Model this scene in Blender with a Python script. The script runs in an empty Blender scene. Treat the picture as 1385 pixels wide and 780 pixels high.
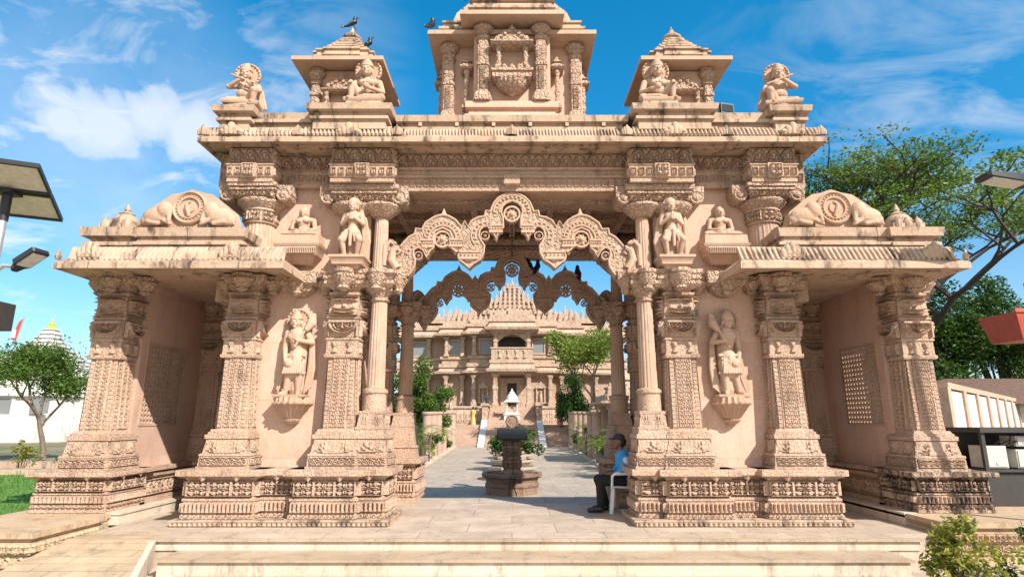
import bpy, bmesh, math, random
import numpy as np
from mathutils import Vector, Matrix, geometry
R = math.radians
sc = bpy.context.scene
COL = sc.collection
rng = np.random.default_rng(7)
random.seed(7)

# ------------------------------------------------------------------ materials
def newmat(name):
    m = bpy.data.materials.new(name); m.use_nodes = True
    nt = m.node_tree
    return m, nt, nt.nodes['Principled BSDF'], nt.nodes.new, nt.links.new

def ramp(nt, fac, stops):
    r = nt.nodes.new('ShaderNodeValToRGB')
    while len(r.color_ramp.elements) < len(stops): r.color_ramp.elements.new(0.5)
    for e, (p, c) in zip(r.color_ramp.elements, stops):
        e.position = p; e.color = (c[0], c[1], c[2], 1) if not isinstance(c, (int, float)) else (c, c, c, 1)
    nt.links.new(fac, r.inputs[0]); return r.outputs[0]

def noise(nt, co, scale, detail=4, rough=.55, dist=0):
    n = nt.nodes.new('ShaderNodeTexNoise'); n.inputs['Scale'].default_value = scale
    n.inputs['Detail'].default_value = detail; n.inputs['Roughness'].default_value = rough
    n.inputs['Distortion'].default_value = dist
    nt.links.new(co, n.inputs['Vector']); return n.outputs[0]

def mix(nt, a, b, fac, mode='MIX'):
    n = nt.nodes.new('ShaderNodeMix'); n.data_type = 'RGBA'; n.blend_type = mode
    for s, v in ((n.inputs[6], a), (n.inputs[7], b), (n.inputs[0], fac)):
        if hasattr(v, 'links'): nt.links.new(v, s)
        elif isinstance(v, (int, float)): s.default_value = v
        else: s.default_value = (v[0], v[1], v[2], 1)
    return n.outputs[2]

def mth(nt, op, a, b=0., c=None):
    n = nt.nodes.new('ShaderNodeMath'); n.operation = op
    for i, v in enumerate((a, b, c)):
        if v is None: continue
        if hasattr(v, 'links'): nt.links.new(v, n.inputs[i])
        else: n.inputs[i].default_value = v
    return n.outputs[0]

def mapped(nt, co, scale):
    n = nt.nodes.new('ShaderNodeMapping'); n.inputs['Scale'].default_value = scale
    nt.links.new(co, n.inputs['Vector']); return n.outputs[0]

def stone(name, c1, c2, carve=0., carve_scale=24, stain=0., joints=False, rough=.85, grain=.25, topdirt=0., slots=0., stlo=.51):
    m, nt, b, N, L = newmat(name)
    co = N('ShaderNodeTexCoord').outputs['Object']
    big = noise(nt, co, 1.1, 5, .6); fine = noise(nt, co, 30, 5, .65)
    col = mix(nt, c1, c2, ramp(nt, big, [(.35, 0), (.68, 1)]))
    col = mix(nt, col, ramp(nt, fine, [(.25, .62), (.7, 1.12)]), .55, 'MULTIPLY')
    warm = noise(nt, co, 3.3, 4, .6)
    col = mix(nt, col, (c1[0]*.95, c1[1]*.80, c1[2]*.70), mth(nt, 'MULTIPLY', ramp(nt, warm, [(.5, 0), (.75, 1)]), .5))
    if joints:
        bt = N('ShaderNodeTexBrick'); bt.inputs['Scale'].default_value = 1.0
        bt.inputs['Brick Width'].default_value = 2.1; bt.inputs['Row Height'].default_value = .95
        bt.inputs['Mortar Size'].default_value = .004; bt.inputs['Bias'].default_value = 0
        bt.inputs['Color1'].default_value = (1, 1, 1, 1); bt.inputs['Color2'].default_value = (.89, .87, .85, 1)
        bt.inputs['Mortar'].default_value = (.74, .70, .66, 1)
        sx = N('ShaderNodeSeparateXYZ'); L(co, sx.inputs[0])
        cx = N('ShaderNodeCombineXYZ'); L(mth(nt, 'ADD', sx.outputs[0], sx.outputs[1]), cx.inputs[0]); L(sx.outputs[2], cx.inputs[1])
        L(cx.outputs[0], bt.inputs['Vector'])
        col = mix(nt, col, bt.outputs[0], 1., 'MULTIPLY')
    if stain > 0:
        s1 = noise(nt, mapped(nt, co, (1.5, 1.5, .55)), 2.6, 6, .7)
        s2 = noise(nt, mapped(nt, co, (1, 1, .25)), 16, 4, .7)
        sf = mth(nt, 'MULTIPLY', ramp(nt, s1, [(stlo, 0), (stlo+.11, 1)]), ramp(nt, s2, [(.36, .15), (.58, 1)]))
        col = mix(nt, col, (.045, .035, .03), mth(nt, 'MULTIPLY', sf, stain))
    if topdirt > 0:
        g = N('ShaderNodeNewGeometry'); sn = N('ShaderNodeSeparateXYZ'); L(g.outputs['True Normal'], sn.inputs[0])
        up = ramp(nt, sn.outputs[2], [(.45, 0), (.8, 1)])
        td = mth(nt, 'MULTIPLY', up, ramp(nt, noise(nt, co, 5, 5, .7), [(.42, 0), (.62, 1)]))
        col = mix(nt, col, (.10, .085, .07), mth(nt, 'MULTIPLY', td, topdirt))
    if slots > 0:                                      # open butt joints between the blocks of a course, run-off dirt beside them
        sx2 = N('ShaderNodeSeparateXYZ'); L(co, sx2.inputs[0])
        xj = mth(nt, 'ADD', sx2.outputs[0], mth(nt, 'MULTIPLY', noise(nt, co, .7, 1), .5))
        fr = mth(nt, 'ABSOLUTE', mth(nt, 'SUBTRACT', mth(nt, 'FRACT', mth(nt, 'DIVIDE', xj, slots)), .5))
        jl = ramp(nt, fr, [(.0, 1), (.012, 0)])
        jd = mth(nt, 'MULTIPLY', ramp(nt, fr, [(.0, .8), (.10, 0)]), ramp(nt, noise(nt, mapped(nt, co, (1, 1, .3)), 9, 4, .7), [(.45, 0), (.6, 1)]))
        col = mix(nt, col, (.04, .03, .025), mth(nt, 'MAXIMUM', mth(nt, 'MULTIPLY', jl, .85), mth(nt, 'MULTIPLY', jd, .8)))
    L(col, b.inputs['Base Color']); b.inputs['Roughness'].default_value = rough
    b.inputs['Specular IOR Level'].default_value = .25
    h = mth(nt, 'MULTIPLY', fine, grain)
    if carve > 0:
        v = N('ShaderNodeTexVoronoi'); v.feature = 'SMOOTH_F1'; v.inputs['Scale'].default_value = carve_scale
        v.inputs['Smoothness'].default_value = .25
        wob = mix(nt, co, N('ShaderNodeTexNoise').outputs['Color'], .02)
        L(wob, v.inputs['Vector'])
        v2 = N('ShaderNodeTexVoronoi'); v2.feature = 'DISTANCE_TO_EDGE'; v2.inputs['Scale'].default_value = carve_scale*.45
        L(co, v2.inputs['Vector'])
        e2 = ramp(nt, v2.outputs['Distance'], [(.02, 0), (.14, 1)])
        h = mth(nt, 'ADD', h, mth(nt, 'MULTIPLY', mth(nt, 'SUBTRACT', 1., v.outputs['Distance']), carve))
        h = mth(nt, 'ADD', h, mth(nt, 'MULTIPLY', e2, carve*.8))
    bp = N('ShaderNodeBump'); bp.inputs['Strength'].default_value = 1.; bp.inputs['Distance'].default_value = .022 if carve > .2 else .012
    L(h, bp.inputs['Height']); L(bp.outputs[0], b.inputs['Normal'])
    return m

S1 = (.535, .385, .290); S2 = (.455, .308, .222)
M = {}
M['sandstone'] = stone('sandstone', S1, S2, carve=0, stain=.25, topdirt=.3)
M['block'] = stone('sandstone_blocks', (.65, .455, .355), (.58, .385, .295), joints=True, stain=.15)
M['carved'] = stone('carved_sandstone', S1, S2, carve=1.0, carve_scale=26, stain=.22, topdirt=.35)
M['relief'] = stone('relief_sandstone', S1, S2, carve=.34, carve_scale=40, stain=.4, topdirt=.4)
M['weather'] = stone('weathered_sandstone', (.52, .385, .285), (.45, .315, .225), carve=.12, carve_scale=16, stain=.9, topdirt=.7, slots=1.12)
M['tread'] = stone('worn_tread_stone', (.46, .36, .26), (.36, .275, .19), stain=.4, rough=.7, grain=.15)
M['ledge'] = stone('terrace_stone', (.52, .385, .26), (.43, .31, .20), carve=.15, carve_scale=18, stain=.35)
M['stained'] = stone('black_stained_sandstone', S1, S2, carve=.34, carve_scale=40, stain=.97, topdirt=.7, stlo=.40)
M['statue'] = stone('statue_sandstone', (.53, .375, .28), (.46, .305, .215), stain=.2, topdirt=.25)
M['temple'] = stone('temple_sandstone', (.50, .375, .285), (.42, .30, .22), carve=.9, carve_scale=5, stain=.35, grain=.6)
M['temple_plain'] = stone('temple_wall_stone', (.48, .35, .275), (.43, .30, .23), carve=.0, joints=True, stain=.2)
M['marble'] = stone('white_marble', (.68, .60, .50), (.55, .47, .37), stain=.45, joints=True, rough=.5, grain=.08)
M['paver'] = stone('path_stone', (.43, .36, .29), (.37, .305, .245), stain=.2, joints=False, rough=.7, grain=.12)
M['platform'] = stone('platform_stone', (.53, .42, .33), (.43, .335, .26), stain=.22, rough=.6, grain=.1)
M['white'] = stone('white_plaster', (.68, .67, .64), (.58, .57, .54), stain=.35, grain=.1)
M['fountain'] = stone('dark_fountain_stone', (.36, .24, .17), (.24, .155, .11), carve=.3, carve_scale=20, stain=.6, topdirt=.2)

def plain(name, col, rough=.5, metal=0., bump=0., var=.15, scale=12):
    m, nt, b, N, L = newmat(name)
    co = N('ShaderNodeTexCoord').outputs['Object']
    n = noise(nt, co, scale, 4, .6)
    c = mix(nt, (col[0]*(1-var), col[1]*(1-var), col[2]*(1-var)), (min(1, col[0]*(1+var)), min(1, col[1]*(1+var)), min(1, col[2]*(1+var))), ramp(nt, n, [(.3, 0), (.7, 1)]))
    L(c, b.inputs['Base Color']); b.inputs['Roughness'].default_value = rough; b.inputs['Metallic'].default_value = metal
    if bump:
        bp = N('ShaderNodeBump'); bp.inputs['Distance'].default_value = bump; bp.inputs['Strength'].default_value = .6
        L(n, bp.inputs['Height']); L(bp.outputs[0], b.inputs['Normal'])
    return m
M['black'] = plain('black_metal', (.02, .02, .022), .45)
M['darkbox'] = plain('dark_cabinet_metal', (.035, .032, .03), .6)
M['steel'] = plain('galvanised_steel', (.55, .56, .57), .4, .7)
M['greybox'] = plain('grey_cabinet_paint', (.52, .51, .46), .5)
M['screen'] = plain('dark_glass', (.012, .022, .035), .15)
M['panelback'] = plain('solar_panel_back', (.60, .57, .50), .5)
M['cell'] = plain('solar_cell', (.01, .014, .04), .15)
M['lamp'] = plain('lamp_lens', (.55, .55, .5), .2)
M['crow'] = plain('crow_feathers', (.016, .016, .02), .4)
M['red'] = plain('red_paint', (.42, .075, .045), .5, bump=.002)
M['yellow'] = plain('yellow_paint', (.65, .42, .03), .5)
M['bluepaint'] = plain('blue_paint', (.03, .3, .62), .5)
M['plastic'] = plain('white_plastic', (.74, .75, .76), .35)
M['skin'] = plain('brown_skin', (.17, .085, .055), .5, var=.08)
M['shirt'] = plain('blue_shirt_cloth', (.045, .30, .66), .8, bump=.01, scale=14)
M['patch'] = plain('pale_shirt_cloth', (.66, .72, .80), .8, bump=.004)
M['trouser'] = plain('black_trouser_cloth', (.012, .012, .015), .85, bump=.008, scale=14)
M['yellowcloth'] = plain('yellow_cloth', (.55, .36, .12), .8)
M['pinkcloth'] = plain('pink_cloth', (.55, .22, .2), .8)
M['darkcloth'] = plain('dark_cloth', (.03, .035, .05), .8)
M['hair'] = plain('black_hair', (.012, .01, .01), .6)
M['bark'] = plain('grey_bark', (.16, .12, .09), .9, bump=.02, scale=9, var=.4)
M['darkbark'] = plain('dark_bark', (.055, .042, .034), .9, bump=.02, scale=9, var=.4)
M['rooftile'] = plain('brown_roof_tiles', (.15, .085, .06), .85, bump=.03, scale=6, var=.35)
M['soil'] = plain('bed_soil', (.16, .115, .08), .95, bump=.03, scale=5, var=.4)
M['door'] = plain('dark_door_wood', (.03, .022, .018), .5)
M['glass'] = plain('window_glass', (.20, .21, .22), .18)
M['flagred'] = plain('red_flag_cloth', (.45, .06, .05), .8)
M['flagwhite'] = plain('pale_flag_cloth', (.75, .72, .68), .8)

def leafmat(name, c1, c2, trans=.35):
    m, nt, b, N, L = newmat(name)
    g = N('ShaderNodeNewGeometry')
    c = ramp(nt, g.outputs['Random Per Island'], [(0, c1), (.75, c2), (1, (c2[0]*1.5, c2[1]*1.25, c2[2]))])
    L(c, b.inputs['Base Color']); b.inputs['Roughness'].default_value = .55; b.inputs['Specular IOR Level'].default_value = .3
    t = N('ShaderNodeBsdfTranslucent'); L(mix(nt, c, (1.3, 1.5, .6), 1., 'MULTIPLY'), t.inputs[0])
    mx = N('ShaderNodeMixShader'); mx.inputs[0].default_value = trans
    L(b.outputs[0], mx.inputs[1]); L(t.outputs[0], mx.inputs[2]); L(mx.outputs[0], nt.nodes['Material Output'].inputs[0])
    return m
M['leaf'] = leafmat('tree_leaf', (.045, .095, .015), (.10, .17, .03))
M['leafdark'] = leafmat('dark_leaf', (.022, .058, .012), (.055, .115, .02), .25)
M['leaflight'] = leafmat('light_leaf', (.10, .16, .03), (.21, .27, .05))
M['leafrain'] = leafmat('rain_tree_leaf', (.05, .095, .018), (.13, .19, .04), .35)
M['leafyellow'] = leafmat('yellow_leaf', (.13, .16, .035), (.27, .27, .06))

def groundmat():
    m, nt, b, N, L = newmat('dry_ground')
    co = N('ShaderNodeTexCoord').outputs['Object']
    c = mix(nt, (.26, .20, .135), (.13, .15, .05), ramp(nt, noise(nt, co, .18, 6, .65), [(.42, 0), (.56, 1)]))
    c = mix(nt, c, ramp(nt, noise(nt, co, 9, 5, .7), [(.3, .6), (.7, 1.15)]), 1., 'MULTIPLY')
    L(c, b.inputs['Base Color']); b.inputs['Roughness'].default_value = .95
    bp = N('ShaderNodeBump'); bp.inputs['Distance'].default_value = .03
    L(noise(nt, co, 20, 5, .7), bp.inputs['Height']); L(bp.outputs[0], b.inputs['Normal'])
    return m
M['ground'] = groundmat()
def lawnmat():
    m, nt, b, N, L = newmat('lawn_grass')
    co = N('ShaderNodeTexCoord').outputs['Object']
    c = mix(nt, (.06, .17, .012), (.13, .27, .025), ramp(nt, noise(nt, co, 2.5, 6, .7), [(.3, 0), (.7, 1)]))
    c = mix(nt, c, ramp(nt, noise(nt, co, 60, 3, .7), [(.3, .6), (.7, 1.2)]), 1., 'MULTIPLY')
    L(c, b.inputs['Base Color']); b.inputs['Roughness'].default_value = .9
    return m
M['lawn'] = lawnmat()
def pathmat(name, c1, c2, w, h, off=.5):
    m, nt, b, N, L = newmat(name)
    co = N('ShaderNodeTexCoord').outputs['Object']
    bt = N('ShaderNodeTexBrick'); bt.inputs['Scale'].default_value = 1.; bt.offset = off
    bt.inputs['Brick Width'].default_value = w; bt.inputs['Row Height'].default_value = h
    bt.inputs['Mortar Size'].default_value = .006
    bt.inputs['Color1'].default_value = (*c1, 1); bt.inputs['Color2'].default_value = (*c2, 1)
    bt.inputs['Mortar'].default_value = (c1[0]*.42, c1[1]*.40, c1[2]*.38, 1)
    L(co, bt.inputs['Vector'])
    c = mix(nt, bt.outputs[0], ramp(nt, noise(nt, co, 2.0, 7, .7), [(.28, .72), (.72, 1.12)]), 1., 'MULTIPLY')
    c = mix(nt, c, ramp(nt, noise(nt, co, 40, 4, .7), [(.3, .8), (.7, 1.1)]), 1., 'MULTIPLY')
    st = mth(nt, 'MULTIPLY', ramp(nt, noise(nt, co, 4.5, 6, .75), [(.54, 0), (.66, 1)]), .45)
    c = mix(nt, c, (.12, .095, .075), st)
    L(c, b.inputs['Base Color']); b.inputs['Roughness'].default_value = .62
    bp = N('ShaderNodeBump'); bp.inputs['Distance'].default_value = .004; bp.inputs['Strength'].default_value = .5
    L(noise(nt, co, 35, 4, .6), bp.inputs['Height']); L(bp.outputs[0], b.inputs['Normal'])
    return m
M['slabs'] = pathmat('platform_slabs', (.55, .44, .345), (.47, .375, .29), 1.3, .75)
M['pathslabs'] = pathmat('path_slabs', (.47, .39, .31), (.41, .335, .265), .9, .9, .5)
M['ramp'] = pathmat('ramp_paving', (.54, .41, .27), (.48, .36, .235), .9, .22, .3)

# ------------------------------------------------------------------ mesh builder
class MB:
    def __init__(s, sx=1): s.v = []; s.f = []; s.n = 0; s.sx = sx
    def add(s, V, F):
        V = np.array(V, float).reshape(-1, 3).copy()
        if s.sx < 0: V[:, 0] *= -1
        n = s.n
        for f in F:
            g = [i+n for i in f]
            s.f.append(g[::-1] if s.sx < 0 else g)
        s.v.append(V); s.n += len(V)
    def box(s, x0, x1, y0, y1, z0, z1):
        s.add([(x0, y0, z0), (x1, y0, z0), (x1, y1, z0), (x0, y1, z0), (x0, y0, z1), (x1, y0, z1), (x1, y1, z1), (x0, y1, z1)],
              [(3, 2, 1, 0), (4, 5, 6, 7), (0, 1, 5, 4), (1, 2, 6, 5), (2, 3, 7, 6), (3, 0, 4, 7)])
    def rings(s, rings, cap=True):
        n = len(rings[0]); F = []
        for k in range(len(rings)-1):
            for i in range(n):
                j = (i+1) % n
                F.append((k*n+i, k*n+j, (k+1)*n+j, (k+1)*n+i))
        if cap:
            F.append(tuple(range(n-1, -1, -1))); F.append(tuple((len(rings)-1)*n+i for i in range(n)))
        s.add(np.concatenate([np.array(r, float) for r in rings]), F)
    def stack(s, cx, cy, prof, plan=None):           # prof: (z, hw[, hd]); a moulded rectangular or redented post
        plan = plan or [(-1, -1), (1, -1), (1, 1), (-1, 1)]
        s.rings([[(cx+p[0]*q[1], cy+p[1]*(q[2] if len(q) > 2 else q[1]), q[0]) for p in plan] for q in prof])
    def ledge(s, x0, x1, y0, y1, prof):              # prof: (z, out) - moulded course round a rectangle
        s.rings([[(x0-o, y0-o, z), (x1+o, y0-o, z), (x1+o, y1+o, z), (x0-o, y1+o, z)] for z, o in prof])
    def lathe(s, cx, cy, prof, n=20, flute=0, nf=12, ax=None):
        rr = []
        for r, z in prof:
            ring = []
            for i in range(n):
                a = 2*math.pi*i/n
                q = r*(1-flute*(.5+.5*math.cos(nf*a))) if flute else r
                ring.append((cx+q*math.cos(a), cy+q*math.sin(a), z))
            rr.append(ring)
        s.rings(rr)
    def lathey(s, c, prof, n=24):                    # turned about the y axis (medallions): prof (r, y offset toward the viewer)
        rr = [[(c[0]+r*math.cos(2*math.pi*i/n), c[1]-y, c[2]+r*math.sin(2*math.pi*i/n)) for i in range(n)] for r, y in prof]
        s.rings(rr)
    def prism(s, pts, y0, y1):                       # pts (x,z) outline, extruded from y0 to y1
        tri = geometry.tessellate_polygon([[Vector((p[0], p[1], 0)) for p in pts]])
        n = len(pts)
        a = sum(pts[i][0]*pts[(i+1) % n][1]-pts[(i+1) % n][0]*pts[i][1] for i in range(n))
        V = [(p[0], y0, p[1]) for p in pts]+[(p[0], y1, p[1]) for p in pts]
        F = []
        for t in tri:
            p, q, r = [pts[i] for i in t]
            c = (q[0]-p[0])*(r[1]-p[1])-(q[1]-p[1])*(r[0]-p[0])
            t = tuple(t) if c > 0 else tuple(t[::-1])
            F.append(t); F.append(tuple(i+n for i in t[::-1]))
        for i in range(n):
            j = (i+1) % n
            F.append((i, i+n, j+n, j) if a < 0 else (j, j+n, i+n, i))
        s.add(V, F)
    def prismx(s, pts, x0, x1):                      # pts (y,z) outline, extruded along x
        t = MB(); t.prism(pts, x0, x1); V = np.concatenate(t.v)
        s.add(V[:, [1, 0, 2]], [f[::-1] for f in t.f])
    def tube(s, P, r, n=8, cap=True):
        P = [Vector(p) for p in P]
        rr = [r]*len(P) if isinstance(r, (int, float)) else r
        rings = []; up = None
        for i, p in enumerate(P):
            d = (P[min(i+1, len(P)-1)]-P[max(i-1, 0)])
            if d.length < 1e-9: d = Vector((0, 0, 1))
            d.normalize()
            if up is None:
                up = Vector((0, 0, 1)) if abs(d.z) < .9 else Vector((0, 1, 0))
            a = d.cross(up)
            if a.length < 1e-6: a = d.cross(Vector((1, 0, 0)))
            a.normalize(); b = a.cross(d).normalized(); up = b
            rings.append([tuple(p+(a*math.cos(2*math.pi*k/n)-b*math.sin(2*math.pi*k/n))*rr[i]) for k in range(n)])
        s.rings([g[::-1] for g in rings], cap)
    def relief(s, O, U, V, w, h, fn, nx=1, ny=1, rs=12, d=.02, rot=False):
        O, U, V = np.array(O, float), np.array(U, float), np.array(V, float); Nn = np.cross(U, V)
        a, b = max(2, nx*rs), max(2, ny*rs)
        u = np.linspace(0, 1, a+1); v = np.linspace(0, 1, b+1)
        uu, vv = np.meshgrid(u, v)
        cu, cv = (uu*nx) % 1, (vv*ny) % 1
        cu[:, -1] = 1; cv[-1, :] = 1
        H = fn(cv, cu) if rot else fn(cu, cv)
        H = np.clip(H, 0, 1)
        H[0, :] = H[-1, :] = 0; H[:, 0] = H[:, -1] = 0
        H = H*d*1.35+.003
        Pt = O+uu[..., None]*w*U+vv[..., None]*h*V+H[..., None]*Nn
        i = np.arange(a); j = np.arange(b)
        ii, jj = np.meshgrid(i, j)
        q = (jj*(a+1)+ii).ravel()
        F = np.stack([q, q+1, q+a+2, q+a+1], 1).tolist()
        s.add(Pt.reshape(-1, 3), F)

def wl(o):
    v = Vector((0, 0, 0))
    while o is not None: v += o.location; o = o.parent
    return v

def O(name, mb, mat, parent=None, loc=None, smooth=35):
    V = np.concatenate(mb.v) if mb.v else np.zeros((0, 3))
    base = wl(parent) if parent is not None else Vector((0, 0, 0))
    l = Vector(loc) if loc is not None else Vector((0, 0, 0))
    off = base+l if parent is not None else l
    me = bpy.data.meshes.new(name)
    me.from_pydata((V-np.array(off)).tolist(), [], mb.f)
    me.update()
    if smooth:
        me.shade_smooth(); me.set_sharp_from_angle(angle=R(smooth))
    me.materials.append(M[mat] if isinstance(mat, str) else mat)
    o = bpy.data.objects.new(name, me); COL.objects.link(o)
    if parent is not None: o.parent = parent
    o.location = l
    return o

def tag(o, label=None, cat=None, group=None, kind=None):
    if label: o['label'] = label
    if cat: o['category'] = cat
    if group: o['group'] = group
    if kind: o['kind'] = kind
    return o

def E(name, loc, label=None, cat=None, group=None, rz=0, kind=None):
    o = bpy.data.objects.new(name, None); COL.objects.link(o); o.location = loc; o.rotation_euler.z = rz
    o.empty_display_size = .2
    return tag(o, label, cat, group, kind)

def copytree(o, parent=None):
    c = o.copy(); COL.objects.link(c)
    if parent is not None: c.parent = parent
    for ch in list(o.children): copytree(ch, c)
    return c

# ------------------------------------------------------------------ organic bodies (one continuous skin over tapered limbs)
def capsule(mb, a, b, r0, r1, n=14):
    a, b = Vector(a), Vector(b); d = (b-a); L = d.length
    if L < 1e-6: d = Vector((0, 0, 1)); L = 1e-6
    d.normalize(); P = []; rr = []
    for t in (-1, -.85, -.5, 0): P.append(a+d*r0*t); rr.append(max(.0008, r0*math.sqrt(max(0, 1-t*t))))
    for t in (0, .5, .85, 1): P.append(b+d*r1*t); rr.append(max(.0008, r1*math.sqrt(max(0, 1-t*t))))
    mb.tube(P, rr, n)

def ell(mb, c, r, rot=None, n=16):
    rings = []
    for k in range(n//2+1):
        t = math.pi*k/(n//2); t = min(max(t, .03), math.pi-.03)
        rings.append([Vector((math.sin(t)*math.cos(2*math.pi*i/n)*r[0], math.sin(t)*math.sin(2*math.pi*i/n)*r[1], -math.cos(t)*r[2])) for i in range(n)])
    mt = rot.to_matrix() if rot else Matrix.Identity(3)
    c = Vector(c)
    mb.rings([[tuple(c+mt@p) for p in g] for g in rings])

def organic(name, mb, mat, parent=None, loc=None, voxel=.012, it=3):
    o = O(name, mb, mat, parent, loc, smooth=0)
    md = o.modifiers.new('r', 'REMESH'); md.mode = 'VOXEL'; md.voxel_size = voxel
    if it:
        m2 = o.modifiers.new('s', 'SMOOTH'); m2.iterations = it; m2.factor = .5
    bpy.context.view_layer.update()
    ev = o.evaluated_get(bpy.context.evaluated_depsgraph_get())
    me = bpy.data.meshes.new_from_object(ev)
    o.modifiers.clear(); old = o.data; o.data = me; bpy.data.meshes.remove(old)
    me.shade_smooth()
    if not me.materials: me.materials.append(M[mat])
    return o

# ------------------------------------------------------------------ relief patterns (height 0..1 in a unit cell)
def sst(e0, e1, x):
    t = np.clip((x-e0)/(e1-e0), 0, 1); return t*t*(3-2*t)
def ga(x, s): return np.exp(-(x/s)**2)
def rosette(x, y):
    X, Y = 2*x-1, 2*y-1; r = np.hypot(X, Y); th = np.arctan2(Y, X)
    fr = sst(.84, .88, np.maximum(abs(X), abs(Y)))
    pet = sst(.0, .10, .78*abs(np.cos(2*th))**.8-r)*(1-.5*ga(np.sin(2*th), .16))
    leaf = sst(0, .08, .30-abs(r-.74))*sst(.70, .84, abs(np.sin(2*th)))*.85
    return np.maximum.reduce([fr, pet, .95*ga(r, .17), leaf, .8*ga(r-.80, .045)])
def dentil(x, y):
    hole = sst(.55, .9, np.hypot((x-.5)/.28, (y-.5)/.40))
    return hole*(.8+.2*np.cos(2*math.pi*x))
def scroll(x, y):
    c = .5+.27*np.sin(2*math.pi*x)
    h = ga(y-c, .09)
    for cx, cy in ((.25, .33), (.75, .67)):
        r = np.hypot((x-cx)*1.1, y-cy)
        h = np.maximum(h, ga(r-.17, .05)); h = np.maximum(h, .9*ga(r, .06))
    h = np.maximum(h, sst(.86, .92, y)); h = np.maximum(h, sst(.14, .08, y) if False else sst(.86, .92, 1-y))
    return h
def fringe(x, y):
    X = abs(2*x-1)
    e = 1-X**1.7-y
    h = sst(0, .1, e)-.75*sst(.16, .24, e)+.75*sst(.32, .4, e)
    h2 = ga(X-1, .12)*sst(.2, .5, y)*.5
    return np.maximum(np.maximum(h, h2), sst(.93, .97, y))
def arcs(x, y):                                       # fan palmettes under linked arches
    X = abs(2*x-1); h = 0*x
    r = np.hypot(X*.9, y-.02); th = np.arctan2(y-.02, X*.9+1e-6)
    h = np.maximum(h, ga(r-.82, .07)); h = np.maximum(h, sst(.0, .08, .62-r)*(.35+.65*(np.cos(9*th) > -.1)))
    r2 = np.hypot((1-X)*.9, y-1.0); h = np.maximum(h, .8*sst(0, .08, .42-r2)*(r2 > .12)); 
    return np.maximum(h, np.maximum(sst(.93, .97, y), sst(.07, .03, y)*.7))
def meander(x, y):
    X, Y = 2*x-1, 2*y-1
    r = np.maximum(abs(X), abs(Y))
    return np.maximum.reduce([sst(.86, .9, abs(Y)), ga(r-.6, .12), .8*ga(np.hypot(X, Y), .25)])
def leafwave(x, y):
    s = (x+.45*y) % 1
    return sst(.05, .3, s)*sst(.98, .6, s)*(.4+.6*sst(1.05, .5, y))
def face(x, y):                                       # stylised guardian mask: brows, eyes, broad mouth
    X, Y = abs(2*x-1), 2*y-1
    h = .35*sst(.95, .7, np.hypot(X/.95, Y/1.0))
    h = np.maximum(h, .9*ga(np.hypot((X-.38)/.30, (Y-.28)/.16), .8))
    h = h-.5*ga(np.hypot((X-.38)/.2, (Y-.26)/.08), .7)
    h = np.maximum(h, .95*ga(Y-.62+.25*(X-.4)**2, .09)*sst(.95, .8, X))
    h = np.maximum(h, .9*ga(np.hypot(X/.2, (Y+.02)/.28), .8))
    h = np.maximum(h, .9*ga(Y+.36-.25*X*X, .09)*sst(.85, .7, X)); h = np.maximum(h, .9*ga(Y+.72-.4*X*X, .1)*sst(.8, .6, X))
    h = np.maximum(h, sst(.9, .95, abs(Y)))
    return h
def halfmoon(x, y):
    X, Y = 2*x-1, 2*y-1
    r = np.hypot(X, (Y-.45)*.85)
    h = ga(r-.85, .09)*sst(.6, .5, Y)
    h = np.maximum(h, ga(r-.62, .06)*sst(.6, .5, Y)*.8)
    h = np.maximum(h, sst(.5, .4, r)*sst(.6, .5, Y)*(.6+.3*np.cos(8*np.arctan2(Y-.45, X))))
    h = np.maximum(h, sst(.55, .62, Y)*sst(.95, .85, Y)*.8)
    return np.maximum(h, sst(.9, .95, X*0+abs(X))*.7)
def tri(x, y):                                        # palmette ornament on pillar bases
    X = abs(2*x-1); r = np.hypot(X*1.1, y-.05); th = np.arctan2(y-.05, X*1.1)
    lobes = sst(0, .10, .50+.38*np.sin(th)**3+.07*np.cos(10*th)-r)*(.55+.45*np.cos(10*th))
    core = ga(np.hypot(X, (y-.25)*.8)-.16, .06)
    vine = .7*ga(y-.12-.10*np.cos(X*9), .05)*sst(.25, .4, X)
    return np.maximum.reduce([lobes, core, vine, .8*sst(.07, .03, y)])
def hang(x, y):                                       # hourglass pots and tassels
    X = abs(2*x-1)
    h = sst(.05, .15, .18+.55*abs(y-.5)-X*.8)*.9
    h = np.maximum(h, sst(0, .1, 1-X-1.4*abs(y-.5) - .25)*0)
    return np.maximum(h, sst(.88, .94, abs(2*y-1)))
FX, FY, FL, FR_, UZ = (1, 0, 0), (0, 1, 0), (0, -1, 0), (0, 1, 0), (0, 0, 1)

def faces3(mb, cx, cy, hw, z0, z1, fn, nx=1, ny=1, rs=12, d=.02, rot=False, w=None, hd=None, sides=True):
    """the same relief on the front and the two side faces of a square post"""
    hd = hd or hw; w = w or hw*2*.94; wd = w*hd/hw
    mb.relief((cx-w/2, cy-hd, z0), FX, UZ, w, z1-z0, fn, nx, ny, rs, d, rot)
    if sides:
        mb.relief((cx-hw, cy+wd/2, z0), (0, -1, 0), UZ, wd, z1-z0, fn, nx, ny, rs, d, rot)
        mb.relief((cx+hw, cy-wd/2, z0), (0, 1, 0), UZ, wd, z1-z0, fn, nx, ny, rs, d, rot)

# redented plan of a carved post (unit half width)
_q = [(.55, 1), (.55, .93), (.80, .93), (.80, .80), (.93, .80), (.93, .55), (1, .55)]
_q = _q[::-1]                                         # from +x axis towards +y
RP = []
for k in range(4):
    c_, s_ = [(1, 0), (0, 1), (-1, 0), (0, -1)][k]
    RP += [(p[0]*c_-p[1]*s_, p[0]*s_+p[1]*c_) for p in _q]

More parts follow.
